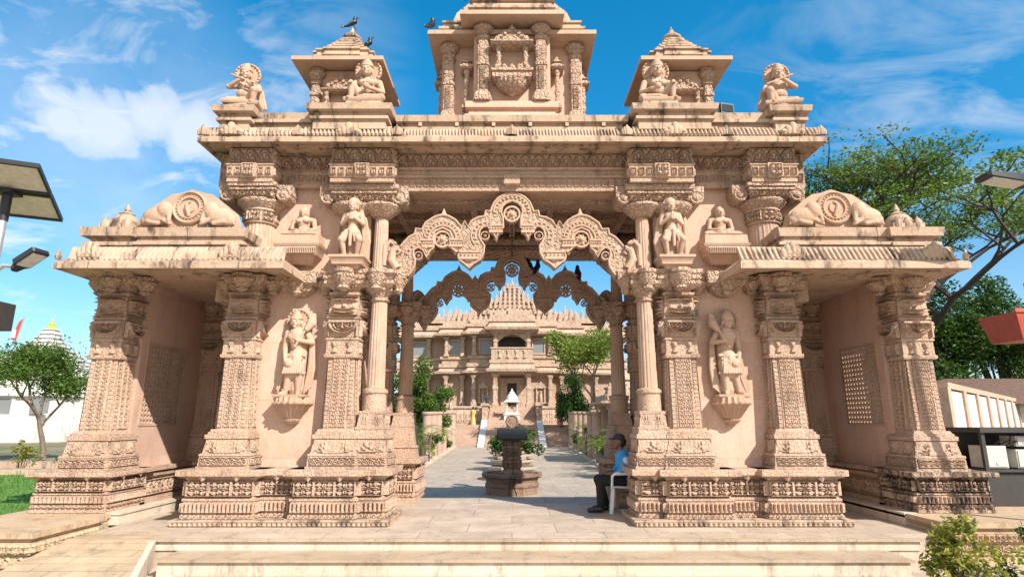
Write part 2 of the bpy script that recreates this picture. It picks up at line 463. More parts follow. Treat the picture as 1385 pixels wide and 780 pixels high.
# ------------------------------------------------------------------ THE GATEWAY
gate = E('temple_gateway', (0, 10, 0), 'carved pink sandstone temple gateway with scalloped arch and three roof towers', 'gateway')

def block_plinth(mb, x0, x1, y0, y1, z=0., faces='f', top=.82, nl=0):
    k = (top-z)/.82
    Z = lambda t: z+t*k
    mb.ledge(x0, x1, y0, y1, [(Z(0), .06), (Z(.05), .06), (Z(.055), .05), (Z(.15), .05), (Z(.17), .03), (Z(.35), .03), (Z(.36), .045), (Z(.39), .045), (Z(.42), 0),
                              (Z(.65), 0), (Z(.665), .02), (Z(.69), .03), (Z(.70), .075), (Z(.725), .12), (Z(.73), .14), (Z(.81), .14), (Z(.82), .13)])
    def strip(Ox, U, L):
        n = nl or max(1, round(L/.30)); Ox = np.array(Ox, float); Nn = np.cross(np.array(U, float), (0, 0, 1))
        mb.relief(Ox+np.array([0, 0, Z(.425)]), U, UZ, L, .225*k, rosette, n, 1, 24, .055)
        e = Ox+Nn*.03-np.array(U)*.02
        mb.relief(e+np.array([0, 0, Z(.18)]), U, UZ, L+.04, .16*k, dentil, max(1, round(L/.062)), 1, 8, .045)
        e = Ox+Nn*.05-np.array(U)*.04
        mb.relief(e+np.array([0, 0, Z(.10)]), U, UZ, L+.08, .055*k, fringe, max(1, round(L/.09)), 1, 8, .02)
        m = max(1, round(L/.48))
        for i in range(m):                            # hanging leaf under the lip
            c = Ox+np.array(U)*(L*(i+.5)/m)+Nn*.085; t = .09
            a = c-np.array(U)*t; b = c+np.array(U)*t
            zz = Z(.728)
            q = [(*a[:2], zz), (*b[:2], zz), (*(c+Nn*.02)[:2], zz-.085*k), (*(c+Nn*.05)[:2], zz)]
            mb.add(q, [(0, 2, 3), (2, 1, 3), (0, 1, 2)])
    if 'f' in faces: strip((x0, y0, 0), FX, x1-x0)
    if 'l' in faces: strip((x0, y1, 0), (0, -1, 0), y1-y0)
    if 'r' in faces: strip((x1, y0, 0), (0, 1, 0), y1-y0)

def lotus_bowl(mb, x, y, z0, z1, r):
    h = z1-z0
    mb.lathe(x, y, [(.02, z0-.05*h), (.30*r, z0), (.55*r, z0+.12*h), (.45*r, z0+.22*h), (.75*r, z0+.45*h), (.95*r, z0+.62*h), (r, z0+.72*h), (.8*r, z0+.76*h), (.95*r, z0+.84*h), (.95*r, z1)], 16, .06, 8)

def carved_pillar(cx, cy, z0=.82, sx=1, name='pillar', parent=gate, rs=10, bowls=(1, 1, 1), hw=.27):
    """square redented post: shaft with its carved blocks, base and bracket capital"""
    k = (.82-z0); B = lambda t: t-k*(1-(t-.82)/(3.95-.82))
    m = MB(sx)
    t = hw
    m.stack(cx, cy, [(B(1.42), t*1.04), (B(2.58), t*.90)], RP)
    m.stack(cx, cy, [(B(2.56), t*1.0), (B(2.58), t*1.05), (B(2.62), t*1.05), (B(2.63), t*.97), (B(2.84), t*.95), (B(2.86), t*1.02), (B(2.89), t*1.02), (B(2.90), t*.96), (B(3.20), t*.95), (B(3.21), t*1.02), (B(3.24), t*1.02), (B(3.25), t*.95), (B(3.60), t*.90), (B(3.62), t*.98), (B(3.66), t*.98), (B(3.67), t*.8), (B(3.72), t*.8)])
    w1 = t*1.04
    for i, f in ((-1, 0), (0, 1), (1, 0)):             # vertical scroll bands up the shaft
        pass
    zb, zt = B(1.45), B(2.55)
    m.relief((cx-t*.50, cy-t*1.04, zb), FX, (0, .03, 1), t*1.0, zt-zb, scroll, 5, 1, rs+4, .022, rot=True) if False else None
    def shaftface(sgnx, U, Nn):
        U = np.array(U, float); Nn = np.array(Nn, float); c0 = np.array([cx, cy, zb])
        V = np.array([0, 0, 1.])-Nn*(t*.14/(zt-zb))
        for off, w, fn, d, nn in ((-.5*t, 1.0*t, 'c', .014, 1), (-.86*t, .28*t, 's', .012, 1.0), (.58*t, .28*t, 's', .012, 1.0)):
            dist = t*1.035 if fn == 'c' else t*.93*1.04+.004
            Ox = c0+U*(off*.96)+Nn*dist
            f_ = (lambda x, y: np.maximum(scroll(y, x) if True else 0, 0))
            n = 9 if fn == 'c' else 16
            m.relief(Ox, U, V, w*.94, zt-zb, (lambda x, y: np.minimum(scroll(y, (2*x) % 1), sst(.0, .05, abs(x-.5))*.7+.3)) if fn == 'c' else (lambda x, y: meander(x, y)), 1, n, (rs*2+2) if fn == 'c' else max(7, rs-4), d)
    shaftface(0, FX, (0, -1, 0)); shaftface(0, (0, -1, 0), (-1, 0, 0)); shaftface(0, (0, 1, 0), (1, 0, 0))
    faces3(m, cx, cy, t*.955, B(2.64), B(2.83), hang, 2, 1, rs+4, .035)
    faces3(m, cx, cy, t*.97, B(2.91), B(3.19), halfmoon, 1, 1, rs*2+10, .075)
    faces3(m, cx, cy, t*.94, B(3.26), B(3.59), face, 1, 1, rs*2+10, .09)
    p = O(name, m, 'relief', parent)
    b = MB(sx)
    b.stack(cx, cy, [(B(.82), t*1.55), (B(.86), t*1.56), (B(.865), t*1.48), (B(1.01), t*1.44), (B(1.02), t*1.48), (B(1.05), t*1.46), (B(1.06), t*1.34), (B(1.27), t*1.22), (B(1.28), t*1.32), (B(1.34), t*1.32), (B(1.35), t*1.20), (B(1.38), t*1.20), (B(1.39), t*1.12), (B(1.425), t*1.08)],
            None)
    faces3(b, cx, cy, t*1.46, B(.875), B(1.005), scroll, 4, 1, rs+2, .025)
    faces3(b, cx, cy, t*1.285, B(1.065), B(1.265), tri, 2, 1, rs+4, .03)
    b.ledge(cx-t*.55, cx+t*.55, cy-t*1.40, cy+t*1.4, [(B(1.06), .02), (B(1.10), .02), (B(1.12), 0), (B(1.26), -.02)])
    O('base', b, 'relief', p)
    c = MB(sx)
    c.stack(cx, cy, [(B(3.70), t*.85), (B(3.74), t*1.0), (B(3.80), t*1.02), (B(3.86), t*1.25), (B(3.88), t*1.32), (B(3.95), t*1.34)])
    for (dx, dy), on in zip(((-1, -.1), (0, -1), (1, -.1)), bowls):
        if on:
            lotus_bowl(c, cx+dx*t*1.45, cy+dy*t*1.3, B(3.66), B(3.95), t*.72)
            c.box(cx+min(0, dx*t*1.4)-.06, cx+max(0, dx*t*1.4)+.06, cy+min(0, dy*t*1.3)-.06, cy+max(0, dy*t*1.3)+.06, B(3.84), B(3.94))
    O('capital', c, 'carved', p)
    return p

def round_column(cx, cy, zb, zt, r, sx=1, parent=gate, base=True, rs=10, name='column'):
    m = MB(sx); h = zt-zb
    m.lathe(cx, cy, [(r, zb+.28*h if base else zb), (r*.86, zt-.09*h)], 48, .09, 16)
    p = O(name, m, 'sandstone', parent)
    if base:
        b = MB(sx); q = r*1.28
        b.stack(cx, cy, [(zb, q*1.25), (zb+.015*h, q*1.25), (zb+.02*h, q*1.12), (zb+.10*h, q*1.0), (zb+.11*h, q*1.06), (zb+.125*h, q*1.06)])
        b.lathe(cx, cy, [(q*.98, zb+.12*h), (q*.92, zb+.24*h), (q*1.04, zb+.25*h), (q*1.04, zb+.27*h), (r*1.0, zb+.285*h)], 24)
        faces3(b, cx, cy, q*1.03, zb+.025*h, zb+.098*h, tri, 2, 1, rs, .02)
        O('base', b, 'relief', p)
    c = MB(sx)
    c.lathe(cx, cy, [(r*.86, zt-.095*h), (r*1.05, zt-.088*h), (r*1.05, zt-.078*h), (r*.88, zt-.07*h), (r*.95, zt-.05*h), (r*1.35, zt-.025*h), (r*1.55, zt-.015*h), (r*1.6, zt)], 28)
    O('capital', c, 'carved', p)
    return p

PC, QC, CC, OC = 2.80, 4.50, 2.26, 6.72               # x of the inner pillar, outer pier pillar, round column, wing pillar
YP = 9.98
for sx in (1, -1):
    # --- plinths of the front piers
    m = MB(sx)
    block_plinth(m, 2.0, 2.44, 9.68, 10.36, faces='fl')
    block_plinth(m, 2.40, 3.36, 9.56, 10.40, faces='fl')
    block_plinth(m, 3.36, 3.98, 9.74, 10.58, faces='f')
    block_plinth(m, 3.96, 5.00, 9.56, 10.60, faces='flr')
    O('plinth', m, 'relief', gate)
    m = MB(sx); m.ledge(2.0, 5.0, 9.58, 10.45, [(0.004, .14), (.065, .14), (.07, .16), (.095, .16), (.10, .13)])
    m.relief((1.86, 9.44, .01), FX, UZ, 3.28, .055, dentil, 44, 1, 7, .025)
    O('plinth_step', m, 'weather', gate)
    # back piers
    m = MB(sx)
    block_plinth(m, 1.95, 3.3, 12.25, 13.35, faces='fl')
    O('plinth', m, 'relief', gate); m = MB(sx)
    block_plinth(m, 3.96, 5.0, 12.3, 13.3, faces='fr')
    O('plinth', m, 'relief', gate)
    # bench along the inside of the passage and the inner wall of the pier
    m = MB(sx); m.ledge(2.46, 3.1, 10.7, 12.2, [(0.003, .05), (.1, .05), (.12, 0), (.40, 0), (.42, .06), (.5, .06)])
    O('bench', m, 'weather', gate)
    m = MB(sx); m.box(3.05, 4.2, 10.2, 13.0, .5, 5.6); O('wall', m, 'block', gate)
    # --- pillars
    carved_pillar(PC, YP, .82, sx, rs=10)
    carved_pillar(QC, YP, .82, sx, rs=10)
    carved_pillar(OC, YP+.04, .78, sx, rs=10)
    carved_pillar(PC, 12.75, .82, sx, rs=5)
    carved_pillar(QC+.02, 12.72, .82, sx, rs=4)
    carved_pillar(6.22, 12.45, .78, sx, rs=6)
    # column on its own carved block
    b = MB(sx); b.stack(CC, YP-.06, [(.82, .33), (.86, .33), (.865, .31), (1.0, .30), (1.02, .31), (1.05, .31), (1.06, .28), (1.27, .265), (1.28, .285), (1.34, .285), (1.36, .25), (1.42, .24)])
    faces3(b, CC, YP-.06, .307, .875, 1.0, scroll, 3, 1, 12, .025); faces3(b, CC, YP-.06, .275, 1.07, 1.26, tri, 1, 1, 18, .03)
    O('column_pedestal', b, 'relief', gate)
    round_column(CC, YP-.06, 1.42, 3.74, .155, sx)
    b = MB(sx); b.stack(CC, 12.72, [(.82, .31), (1.0, .30), (1.02, .32), (1.05, .31), (1.06, .27), (1.42, .24)]); O('column_pedestal', b, 'relief', gate)
    round_column(CC, 12.72, 1.42, 3.74, .155, sx, rs=4)
    # bracket course on top of column and pillar (carries the arch and the upper column)
    c = MB(sx)
    c.ledge(2.02, 3.12, 9.68, 10.3, [(3.74, -.02), (3.80, .03), (3.86, .03), (3.87, 0), (3.95, .05), (3.97, .08), (4.04, .08)])
    for x, y, r in ((1.93, 9.86, .15), (2.26, 9.60, .16), (2.80, 9.56, .18)): lotus_bowl(c, x, y, 3.66, 4.02, r)
    c.box(1.80, 2.1, 9.74, 9.98, 3.90, 4.03)
    O('bracket_course', c, 'carved', gate)
    c = MB(sx); c.ledge(2.02, 3.05, 12.5, 13.1, [(3.74, -.02), (3.80, .03), (3.86, .03), (3.95, .05), (4.04, .08)])
    lotus_bowl(c, 1.93, 12.8, 3.66, 4.0, .15); lotus_bowl(c, 2.26, 12.4, 3.66, 4.0, .16)
    O('bracket_course', c, 'carved', gate)
    round_column(2.30, 12.75, 4.04, 4.86, .13, sx, base=False, rs=4)
    c = MB(sx); c.lathe(2.30, 12.75, [(.14, 4.72), (.2, 4.78), (.32, 4.90), (.34, 4.93), (.34, 4.97), (.28, 4.99)], 24); c.ledge(2.0, 3.05, 12.55, 13.1, [(4.98, -.03), (5.0, 0), (5.1, .04), (5.12, .08), (5.18, .08)])
    for k, (x, z) in enumerate(((1.93, 5.0), (1.84, 5.08))): c.ledge(x, 2.1, 12.6, 13.0, [(z, 0), (z+.08, .02)])
    O('capital', c, 'carved', gate)
    m = MB(sx); m.box(2.5, 3.06, 12.62, 12.95, 4.04, 5.2); O('pilaster', m, 'sandstone', gate)
    # corbel between the two pillars under the eave
    c = MB(sx)
    c.stack(3.64, 9.98, [(3.62, .10, .10), (3.70, .22, .20), (3.74, .26, .22), (3.78, .26, .22), (3.82, .34, .30), (4.02, .34, .30)])
    lotus_bowl(c, 3.64, 9.74, 3.60, 4.0, .17)
    O('corbel', c, 'carved', gate)
    # --- plain wall panel between the pillars, lower and upper
    m = MB(sx); m.box(2.95, 4.40, 10.02, 10.25, .80, 5.60); O('wall', m, 'block', gate)
    # --- upper storey: fluted column over the inner column, pilaster, big pillar drum
    round_column(CC+.03, YP-.06, 4.04, 5.12, .135, sx, base=False)
    m = MB(sx); m.box(2.48, 3.08, 9.92, 10.2, 4.04, 5.2)
    for i in range(5): m.tube([(2.53+i*.125, 9.92, 4.06), (2.53+i*.125, 9.92, 5.1)], .035, 8)
    O('pilaster', m, 'sandstone', gate)
    c = MB(sx)
    c.lathe(CC+.03, YP-.08, [(.15, 5.02), (.20, 5.06), (.30, 5.16), (.33, 5.19), (.33, 5.23), (.26, 5.25)], 32)
    c.lathe(PC, YP-.05, [(.2, 5.02), (.26, 5.06), (.36, 5.16), (.38, 5.19), (.38, 5.23), (.3, 5.25)], 32)
    c.ledge(2.06, 3.08, 9.72, 10.25, [(5.24, -.03), (5.26, .0), (5.40, .03), (5.41, .06), (5.44, .06), (5.45, .03), (5.48, .09), (5.56, .09)])
    c.relief((2.05, 9.70, 5.265), FX, UZ, 1.04, .13, scroll, 4, 1, 18, .035)
    for x in (1.96, 3.22):
        c.lathey((x, 9.74, 5.36), [(.13, -.4), (.13, 0), (.11, .02), (.08, .0), (.05, .03), (.01, .04)], 20)
        c.box(x-.14, x+.14, 9.74, 10.2, 5.36, 5.56)
    O('capital', c, 'carved', gate)
    d = MB(sx)
    d.lathe(QC-.06, YP, [(.27, 4.0), (.255, 4.92)], 64, .06, 24)
    d.lathe(QC-.06, YP, [(.28, 4.9), (.29, 4.92), (.275, 4.93), (.275, 5.12), (.30, 5.13), (.30, 5.16)], 32)
    up = O('upper_pillar', d, 'sandstone', gate)
    n = 8
    d = MB(sx)
    for i in range(n):
        a = 2*math.pi*i/n; u = (-math.sin(a), math.cos(a), 0); nn = (math.cos(a), math.sin(a))
        d.relief((QC-.06+nn[0]*.262-u[0]*.10, YP+nn[1]*.262-u[1]*.10, 4.94), u, UZ, .20, .18, rosette, 1, 1, 20, .03)
    d.lathe(QC-.06, YP, [(.27, 5.14), (.30, 5.17), (.40, 5.25), (.42, 5.28), (.42, 5.31), (.34, 5.33)], 40)
    d.stack(QC-.02, YP, [(5.32, .30), (5.33, .34), (5.44, .37), (5.45, .40), (5.48, .40), (5.49, .36), (5.51, .42), (5.57, .42)])
    d.relief((QC-.36, YP-.355, 5.335), FX, UZ, .68, .10, scroll, 3, 1, 16, .03)
    for x in (QC-.52, QC+.46):
        d.lathey((x, 9.70, 5.40), [(.13, -.4), (.13, 0), (.11, .02), (.08, .0), (.05, .03), (.01, .04)], 20); d.box(x-.14, x+.14, 9.70, 10.2, 5.40, 5.57)
    O('capital', d, 'carved', up)
    # --- frieze blocks below the main eave (two carved bands each)
    f = MB(sx)
    def fblock(x0, x1, y0, y1, nb):
        f.ledge(x0, x1, y0, y1, [(5.57, .02), (5.63, .02), (5.635, 0), (5.66, .03), (5.86, .03), (5.87, .05), (5.90, .05), (5.91, 0), (6.18, .02)])
        f.relief((x0-.03, y0-.03, 5.67), FX, UZ, x1-x0+.06, .18, meander, nb, 1, 14, .03)
        f.relief((x0, y0, 5.92), FX, UZ, x1-x0, .25, arcs, max(2, nb//2), 1, 26, .05)
        f.relief((x0-.03, y1+.03, 5.67), (0, -1, 0), UZ, y1-y0+.06, .18, meander, 4, 1, 12, .03)
        f.relief((x0, y1, 5.92), (0, -1, 0), UZ, y1-y0, .25, arcs, 2, 1, 20, .035)
        f.relief((x1+.03, y0-.03, 5.67), (0, 1, 0), UZ, y1-y0+.06, .18, meander, 4, 1, 12, .03)
        f.relief((x1, y0, 5.92), (0, 1, 0), UZ, y1-y0, .25, arcs, 2, 1, 20, .035)
        xc = (x0+x1)/2
        f.ledge(xc-.11, xc+.11, y0-.07, y0, [(5.62, .0), (5.64, .02), (5.88, .02), (5.90, 0)])
        f.relief((xc-.10, y0-.09, 5.66), FX, UZ, .20, .2, rosette, 1, 1, 20, .03)
    fblock(2.06, 3.12, 9.57, 10.4, 8)
    fblock(4.16, 4.90, 9.56, 10.5, 6)
    f.box(3.12, 4.16, 9.90, 10.3, 5.60, 6.2)
    f.relief((3.12, 9.90, 5.66), FX, UZ, 1.04, .19, meander, 8, 1, 14, .03); f.relief((3.12, 9.90, 5.91), FX, UZ, 1.04, .26, arcs, 4, 1, 24, .05)
    f.stack(5.02, 10.3, [(5.3, .06, .5), (5.32, .12, .5), (5.55, .12, .5), (5.57, .16, .5), (6.2, .16, .5)])
    f.relief((4.9, 9.79, 5.92), FX, UZ, .26, .25, arcs, 1, 1, 24, .03); f.relief((4.9, 9.79, 5.66), FX, UZ, .26, .19, meander, 2, 1, 14, .03)
    f.box(3.2, 4.95, 10.2, 13.2, 5.6, 6.2)
    O('frieze', f, 'relief', gate)

    # --- the side wing: raised floor, wall with pierced stone window, bench, plinth
    m = MB(sx)
    m.box(4.3, 7.3, 9.9, 13.2, 3.93, 4.0)
    m.box(4.86, 5.12, 10.0, 12.7, 3.56, 3.93)
    m.relief((5.12, 10.05, 3.60), (0, 1, 0), UZ, 2.6, .28, scroll, 9, 1, 14, .035)
    m.box(6.30, 6.9, 9.75, 10.2, 3.80, 3.94)
    O('wing_beam', m, 'relief', gate)
    XW = 6.40
    w = MB(sx); j0, j1, k0, k1 = 10.42, 11.55, 1.5, 2.88
    w.box(XW, XW+.14, 10.2, j0, .76, 3.95); w.box(XW, XW+.14, j1, 12.5, .76, 3.95); w.box(XW, XW+.14, j0, j1, .76, k0); w.box(XW, XW+.14, j0, j1, k1, 3.95)
    wall = O('wall', w, 'block', gate)
    if sx < 0: w = MB(sx); w.box(XW+.30, XW+.36, j0-.1, j1+.1, k0-.1, k1+.1); w.box(XW+.14, XW+.30, j0-.1, j0-.04, k0-.1, k1+.1); w.box(XW+.14, XW+.30, j1+.04, j1+.1, k0-.1, k1+.1); w.box(XW+.14, XW+.30, j0-.04, j1+.04, k1+.04, k1+.1); w.box(XW+.14, XW+.30, j0-.04, j1+.04, k0-.1, k0-.04); O('window_light_block', w, 'block', wall)  # unseen box added behind the left screen to keep its holes dark
    jm = MB(sx); ny, nz = 12, 16; dy, dz = (j1-j0)/ny, (k1-k0)/nz
    V, F = [], []
    for a in range(ny):
        for bq in range(nz):
            yc, zc = j0+(a+.5)*dy, k0+(bq+.5)*dz
            for xx in (XW+.010, XW+.065):
                base = len(V)
                outer = [(-.5, -.5), (0, -.5), (.5, -.5), (.5, 0), (.5, .5), (0, .5), (-.5, .5), (-.5, 0)]
                inner = [(-.27, -.27), (0, -.38), (.27, -.27), (.37, 0), (.27, .27), (0, .38), (-.27, .27), (-.37, 0)]
                V += [(xx, yc+p[0]*dy, zc+p[1]*dz) for p in outer]+[(xx, yc+p[0]*dy, zc+p[1]*dz) for p in inner]
                for i in range(8):
                    q = (i+1) % 8; fc = (base+i, base+q, base+8+q, base+8+i)
                    F.append(fc[::-1] if xx < XW+.03 else fc)
            for i in range(8):
                q = (i+1) % 8; F.append((base-16+8+i, base-16+8+q, base+8+q, base+8+i))
    jm.add(V, F)
    for (ya, yb, za, zb_) in ((j0-.0, j1, k0-.035, k0), (j0, j1, k1, k1+.035), (j0-.035, j0, k0-.035, k1+.035), (j1, j1+.035, k0-.035, k1+.035)):
        jm.box(XW-.012, XW+.05, ya, yb, za, zb_)
    O('jali_window', jm, 'sandstone', wall)
    m = MB(sx)
    block_plinth(m, 6.28, 7.34, 9.62, 10.5, z=.18, top=.78, faces='flr')
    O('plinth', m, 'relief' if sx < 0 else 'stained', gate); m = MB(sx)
    block_plinth(m, 5.82, 6.7, 12.05, 12.95, z=.18, top=.78, faces='fl')
    O('plinth', m, 'relief', gate)
    m = MB(sx)
    m.ledge(6.30, 7.0, 10.5, 12.4, [(.18, .08), (.26, .08), (.28, 0), (.58, 0), (.62, .06), (.68, .06), (.69, .02), (.71, .10), (.78, .10)])
    m.relief((6.30, 12.35, .30), (0, -1, 0), UZ, 1.8, .27, scroll, 7, 1, 16, .035)
    O('wing_bench', m, 'relief', gate)
    # --- wing eave, parapet and roof ornaments
    e = MB(sx)
    x0, x1 = 3.50, 7.02
    F4 = lambda z, o: [(x0-o*.8, 8.75-o, z), (x1+o, 8.75-o, z), (x1+o, 13.3, z), (x0-o*.8, 13.3, z)]
    e.rings([F4(3.98, -.75), F4(3.84, -.02), F4(3.83, .0), F4(3.93, .0), F4(3.94, -.01), F4(4.09, -.22), F4(4.10, -.30)])
    O('eave', e, 'weather', gate)
    p = MB(sx)
    p.relief((x0+.02, 8.82, 3.945), FX, (0, .40, .916), x1-x0-.16, .30, leafwave, 42, 1, 12, .03)
    for x in (4.35, 6.55):                            # leafy knob in the leaf band
        p.add(*(lambda q: q)(([(x-.16, 8.80, 4.0), (x+.16, 8.80, 4.0), (x+.12, 8.90, 4.16), (x+.05, 8.94, 4.26), (x, 8.96, 4.33), (x-.05, 8.94, 4.26), (x-.12, 8.90, 4.16), (x, 8.76, 4.1)],
                              [(0, 1, 7), (1, 2, 7), (2, 3, 7), (3, 4, 7), (4, 5, 7), (5, 6, 7), (6, 0, 7)])))
        for a in range(5): p.lathe(x-.14+a*.07, 8.82+abs(a-2)*.01, [(.045, 4.02), (.06, 4.09+.05*(2-abs(a-2))), (.045, 4.14+.05*(2-abs(a-2))), (.01, 4.18+.05*(2-abs(a-2)))], 10)
    p.lathe(x1-.02, 8.80, [(.03, 3.98), (.05, 4.03), (.02, 4.1), (.004, 4.16)], 8)
    p.ledge(4.35, 6.42, 9.16, 12.8, [(4.08, .02), (4.30, .02), (4.31, .06), (4.36, .06), (4.37, -.02), (4.44, -.02), (4.46, .03), (4.60, .05), (4.61, 0)])
    p.ledge(6.16, 6.80, 9.14, 12.8, [(4.08, .02), (4.28, .02), (4.29, .07), (4.35, .07), (4.36, 0), (4.42, 0), (4.44, .10), (4.58, .12), (4.59, .05)])
    O('parapet', p, 'weather', gate)
    # crest: wheel between two kneeling elephants
    YC = 9.38
    cr = MB(sx)
    def SS(px, py): return (px, py)
    pts = [(4.58, 4.60), (6.17, 4.60), (6.18, 4.74), (6.12, 4.96), (5.92, 5.12), (5.72, 5.27), (5.55, 5.30), (5.38, 5.36), (5.20, 5.30), (5.04, 5.27), (4.84, 5.12), (4.64, 4.96), (4.57, 4.74)]
    cr.prism(pts, YC, YC+.16)
    cr.relief((4.58, YC, 4.61), FX, UZ, 1.59, .09, dentil, 30, 1, 7, .03)
    crest = O('crest', cr, 'statue', gate)
    wh = MB(sx); c0 = (5.38, YC, 5.02)
    wh.lathey(c0, [(.29, -.05), (.29, .05), (.265, .07), (.24, .05), (.235, .035), (.20, .035), (.195, .06), (.17, .06), (.165, .03), (.10, .03), (.09, .055), (.02, .06)], 36)
    for i in range(24):
        a = 2*math.pi*i/24; wh.lathey((c0[0]+.217*math.cos(a), YC-.03, c0[2]+.217*math.sin(a)), [(.018, 0), (.012, .02), (.002, .025)], 6)
    wh.tube([(5.36, YC-.05, 4.86), (5.40, YC-.06, 4.98), (5.42, YC-.06, 5.08), (5.36, YC-.06, 5.12)], [.03, .035, .03, .02], 8)
    O('wheel', wh, 'statue', crest)
    for s2 in (-1, 1):
        el = MB(sx); X = lambda d: 5.38+s2*d
        ell(el, (X(.52), YC-.04, 4.86), (.24, .11, .16)); ell(el, (X(.38), YC-.06, 4.96), (.13, .11, .16)); ell(el, (X(.67), YC-.03, 4.80), (.12, .08, .11))
        capsule(el, (X(.31), YC-.08, 4.98), (X(.27), YC-.12, 4.76), .055, .03, 10); capsule(el, (X(.40), YC-.08, 4.80), (X(.26), YC-.10, 4.72), .05, .035, 10)
        capsule(el, (X(.62), YC-.08, 4.76), (X(.46), YC-.10, 4.72), .06, .035, 10); capsule(el, (X(.76), YC-.04, 4.85), (X(.78), YC-.05, 4.72), .02, .015, 8)
        ell(el, (X(.38), YC-.12, 4.90), (.06, .02, .08))
        organic('elephant', el, 'statue', crest, voxel=.012)
    fn = MB(sx)
    fx, fy = 6.47, 9.44
    fn.stack(fx, fy, [(4.57, .29), (4.62, .29), (4.63, .26), (4.70, .26), (4.71, .22), (4.77, .22)])
    for dx in (-1, 0, 1): fn.lathe(fx+dx*.17, fy-.22, [(.07, 4.62), (.08, 4.68), (.06, 4.75), (.02, 4.80), (.004, 4.83)], 10)
    fn.lathe(fx, fy, [(.21, 4.76), (.20, 4.82), (.15, 4.89), (.11, 4.91), (.12, 4.93), (.09, 4.95), (.04, 4.98), (.05, 5.01), (.03, 5.06), (.005, 5.12)], 18)
    O('roof_finial', fn, 'weather', gate)

    # --- brackets that carry the statues
    k = MB(sx)
    k.stack(3.66, 9.92, [(4.18, .20, .06), (4.24, .26, .12), (4.30, .30, .20), (4.31, .33, .22), (4.44, .37, .26), (4.46, .39, .28), (4.50, .40, .29), (4.505, .37, .26), (4.66, .36, .25)])
    k.relief((3.32, 9.66, 4.32), FX, (0, -.28, .96), .68, .12, dentil, 18, 1, 8, .02)
    O('statue_bracket', k, 'statue', gate)
    k = MB(sx)
    k.stack(2.74, 9.72, [(4.02, .16), (4.08, .2), (4.09, .25), (4.12, .25), (4.18, .28), (4.20, .30), (4.24, .30)])
    O('statue_bracket', k, 'statue', gate)
    k = MB(sx)
    rr = [(.03, 1.48), (.06, 1.50), (.12, 1.54), (.14, 1.57), (.11, 1.585), (.14, 1.60), (.29, 1.80), (.33, 1.82), (.34, 1.845), (.30, 1.85), (.29, 1.93), (.27, 1.94)]
    k.lathe(3.62, 9.96, rr, 40, .10, 20)
    O('statue_bracket', k, 'statue', gate)

    # --- roof terrace edge: corner pedestal
    q = MB(sx)
    q.ledge(4.52, 5.02, 9.30, 12.8, [(6.40, .0), (6.56, .0), (6.57, .05), (6.62, .05), (6.63, 0), (6.70, 0), (6.72, .10), (6.82, .12), (6.84, .04)])
    q.ledge(4.62, 4.98, 9.36, 9.9, [(6.84, .0), (6.96, -.02)])
    q.ledge(2.16, 3.40, 9.24, 12.9, [(6.40, .0), (6.56, .0), (6.57, .05), (6.62, .05), (6.63, 0), (6.70, 0), (6.72, .10), (6.82, .12), (6.84, .04)])
    q.ledge(2.26, 2.90, 9.30, 9.86, [(6.84, .0), (6.98, -.02)])
    q.ledge(3.30, 4.62, 9.44, 12.8, [(6.40, 0), (6.58, 0), (6.60, .06), (6.66, .06), (6.67, .0), (6.80, .02)])
    O('parapet', q, 'weather', gate)
    # --- corner turret on the roof
    tc = E('corner_turret', (0, 0, 0)); tc.parent = gate
    TX, TY = 3.16, 10.36
    b = MB(sx); b.box(TX-.44, TX+.44, TY-.44, TY+.44, 6.84, 7.92); b.ledge(TX-.5, TX+.5, TY-.5, TY+.5, [(6.83, .03), (6.92, .03), (6.94, 0), (7.0, -.02)])
    O('wall', b, 'block', tc)
    for dx, dy in ((1, -1), (-1, -1), (1, 1), (-1, 1)):
        a = MB(sx); px, py = TX+dx*.46, TY+dy*.46
        a.stack(px, py, [(6.9, .12), (7.02, .12), (7.04, .085), (7.36, .08), (7.37, .10), (7.43, .10), (7.44, .08), (7.60, .075), (7.61, .10), (7.66, .10)], RP)
        a.lathe(px, py, [(.08, 7.66), (.10, 7.68), (.09, 7.72), (.15, 7.80), (.16, 7.84), (.13, 7.86), (.13, 7.93)], 16)
        O('pillar', a, 'carved', tc)
    a = MB(sx); nx = TX+.0                             # niche with stepped gable
    a.box(nx-.27, nx-.20, TY-.55, TY-.44, 7.02, 7.42); a.box(nx+.20, nx+.27, TY-.55, TY-.44, 7.02, 7.42)
    for s2 in (-1, 1): a.lathe(nx+s2*.235, TY-.56, [(.045, 7.02), (.05, 7.08), (.03, 7.11), (.05, 7.17), (.03, 7.22), (.05, 7.28), (.03, 7.33), (.05, 7.40), (.05, 7.42)], 10)
    a.ledge(nx-.30, nx+.30, TY-.60, TY-.42, [(7.42, 0), (7.45, .03), (7.47, .03), (7.48, 0), (7.50, -.02)])
    a.prism([(nx-.27, 7.50), (nx+.27, 7.50), (nx+.24, 7.60), (nx+.16, 7.62), (nx+.14, 7.70), (nx+.06, 7.72), (nx, 7.82), (nx-.06, 7.72), (nx-.14, 7.70), (nx-.16, 7.62), (nx-.24, 7.60)], TY-.56, TY-.45)
    for i in range(7): a.lathey((nx-.21+.07*i, TY-.56, 7.54+.05*(3-abs(i-3))), [(.035, 0), (.03, .03), (.01, .035)], 8)
    O('niche', a, 'carved', tc)
    b = MB(sx)
    b.rings([[(TX+p[0]*h, TY+p[1]*h, z) for p in ((-1, -1), (1, -1), (1, 1), (-1, 1))] for z, h in ((7.95, .44), (7.92, .80), (7.915, .83), (7.99, .83), (8.0, .80), (8.10, .60))])
    O('eave', b, 'sandstone', tc)
    b = MB(sx)
    pr = [(8.09, .58), (8.14, .60), (8.15, .64), (8.17, .64), (8.20, .60), (8.28, .58), (8.29, .62), (8.32, .62), (8.33, .52)]
    z, h = 8.33, .50
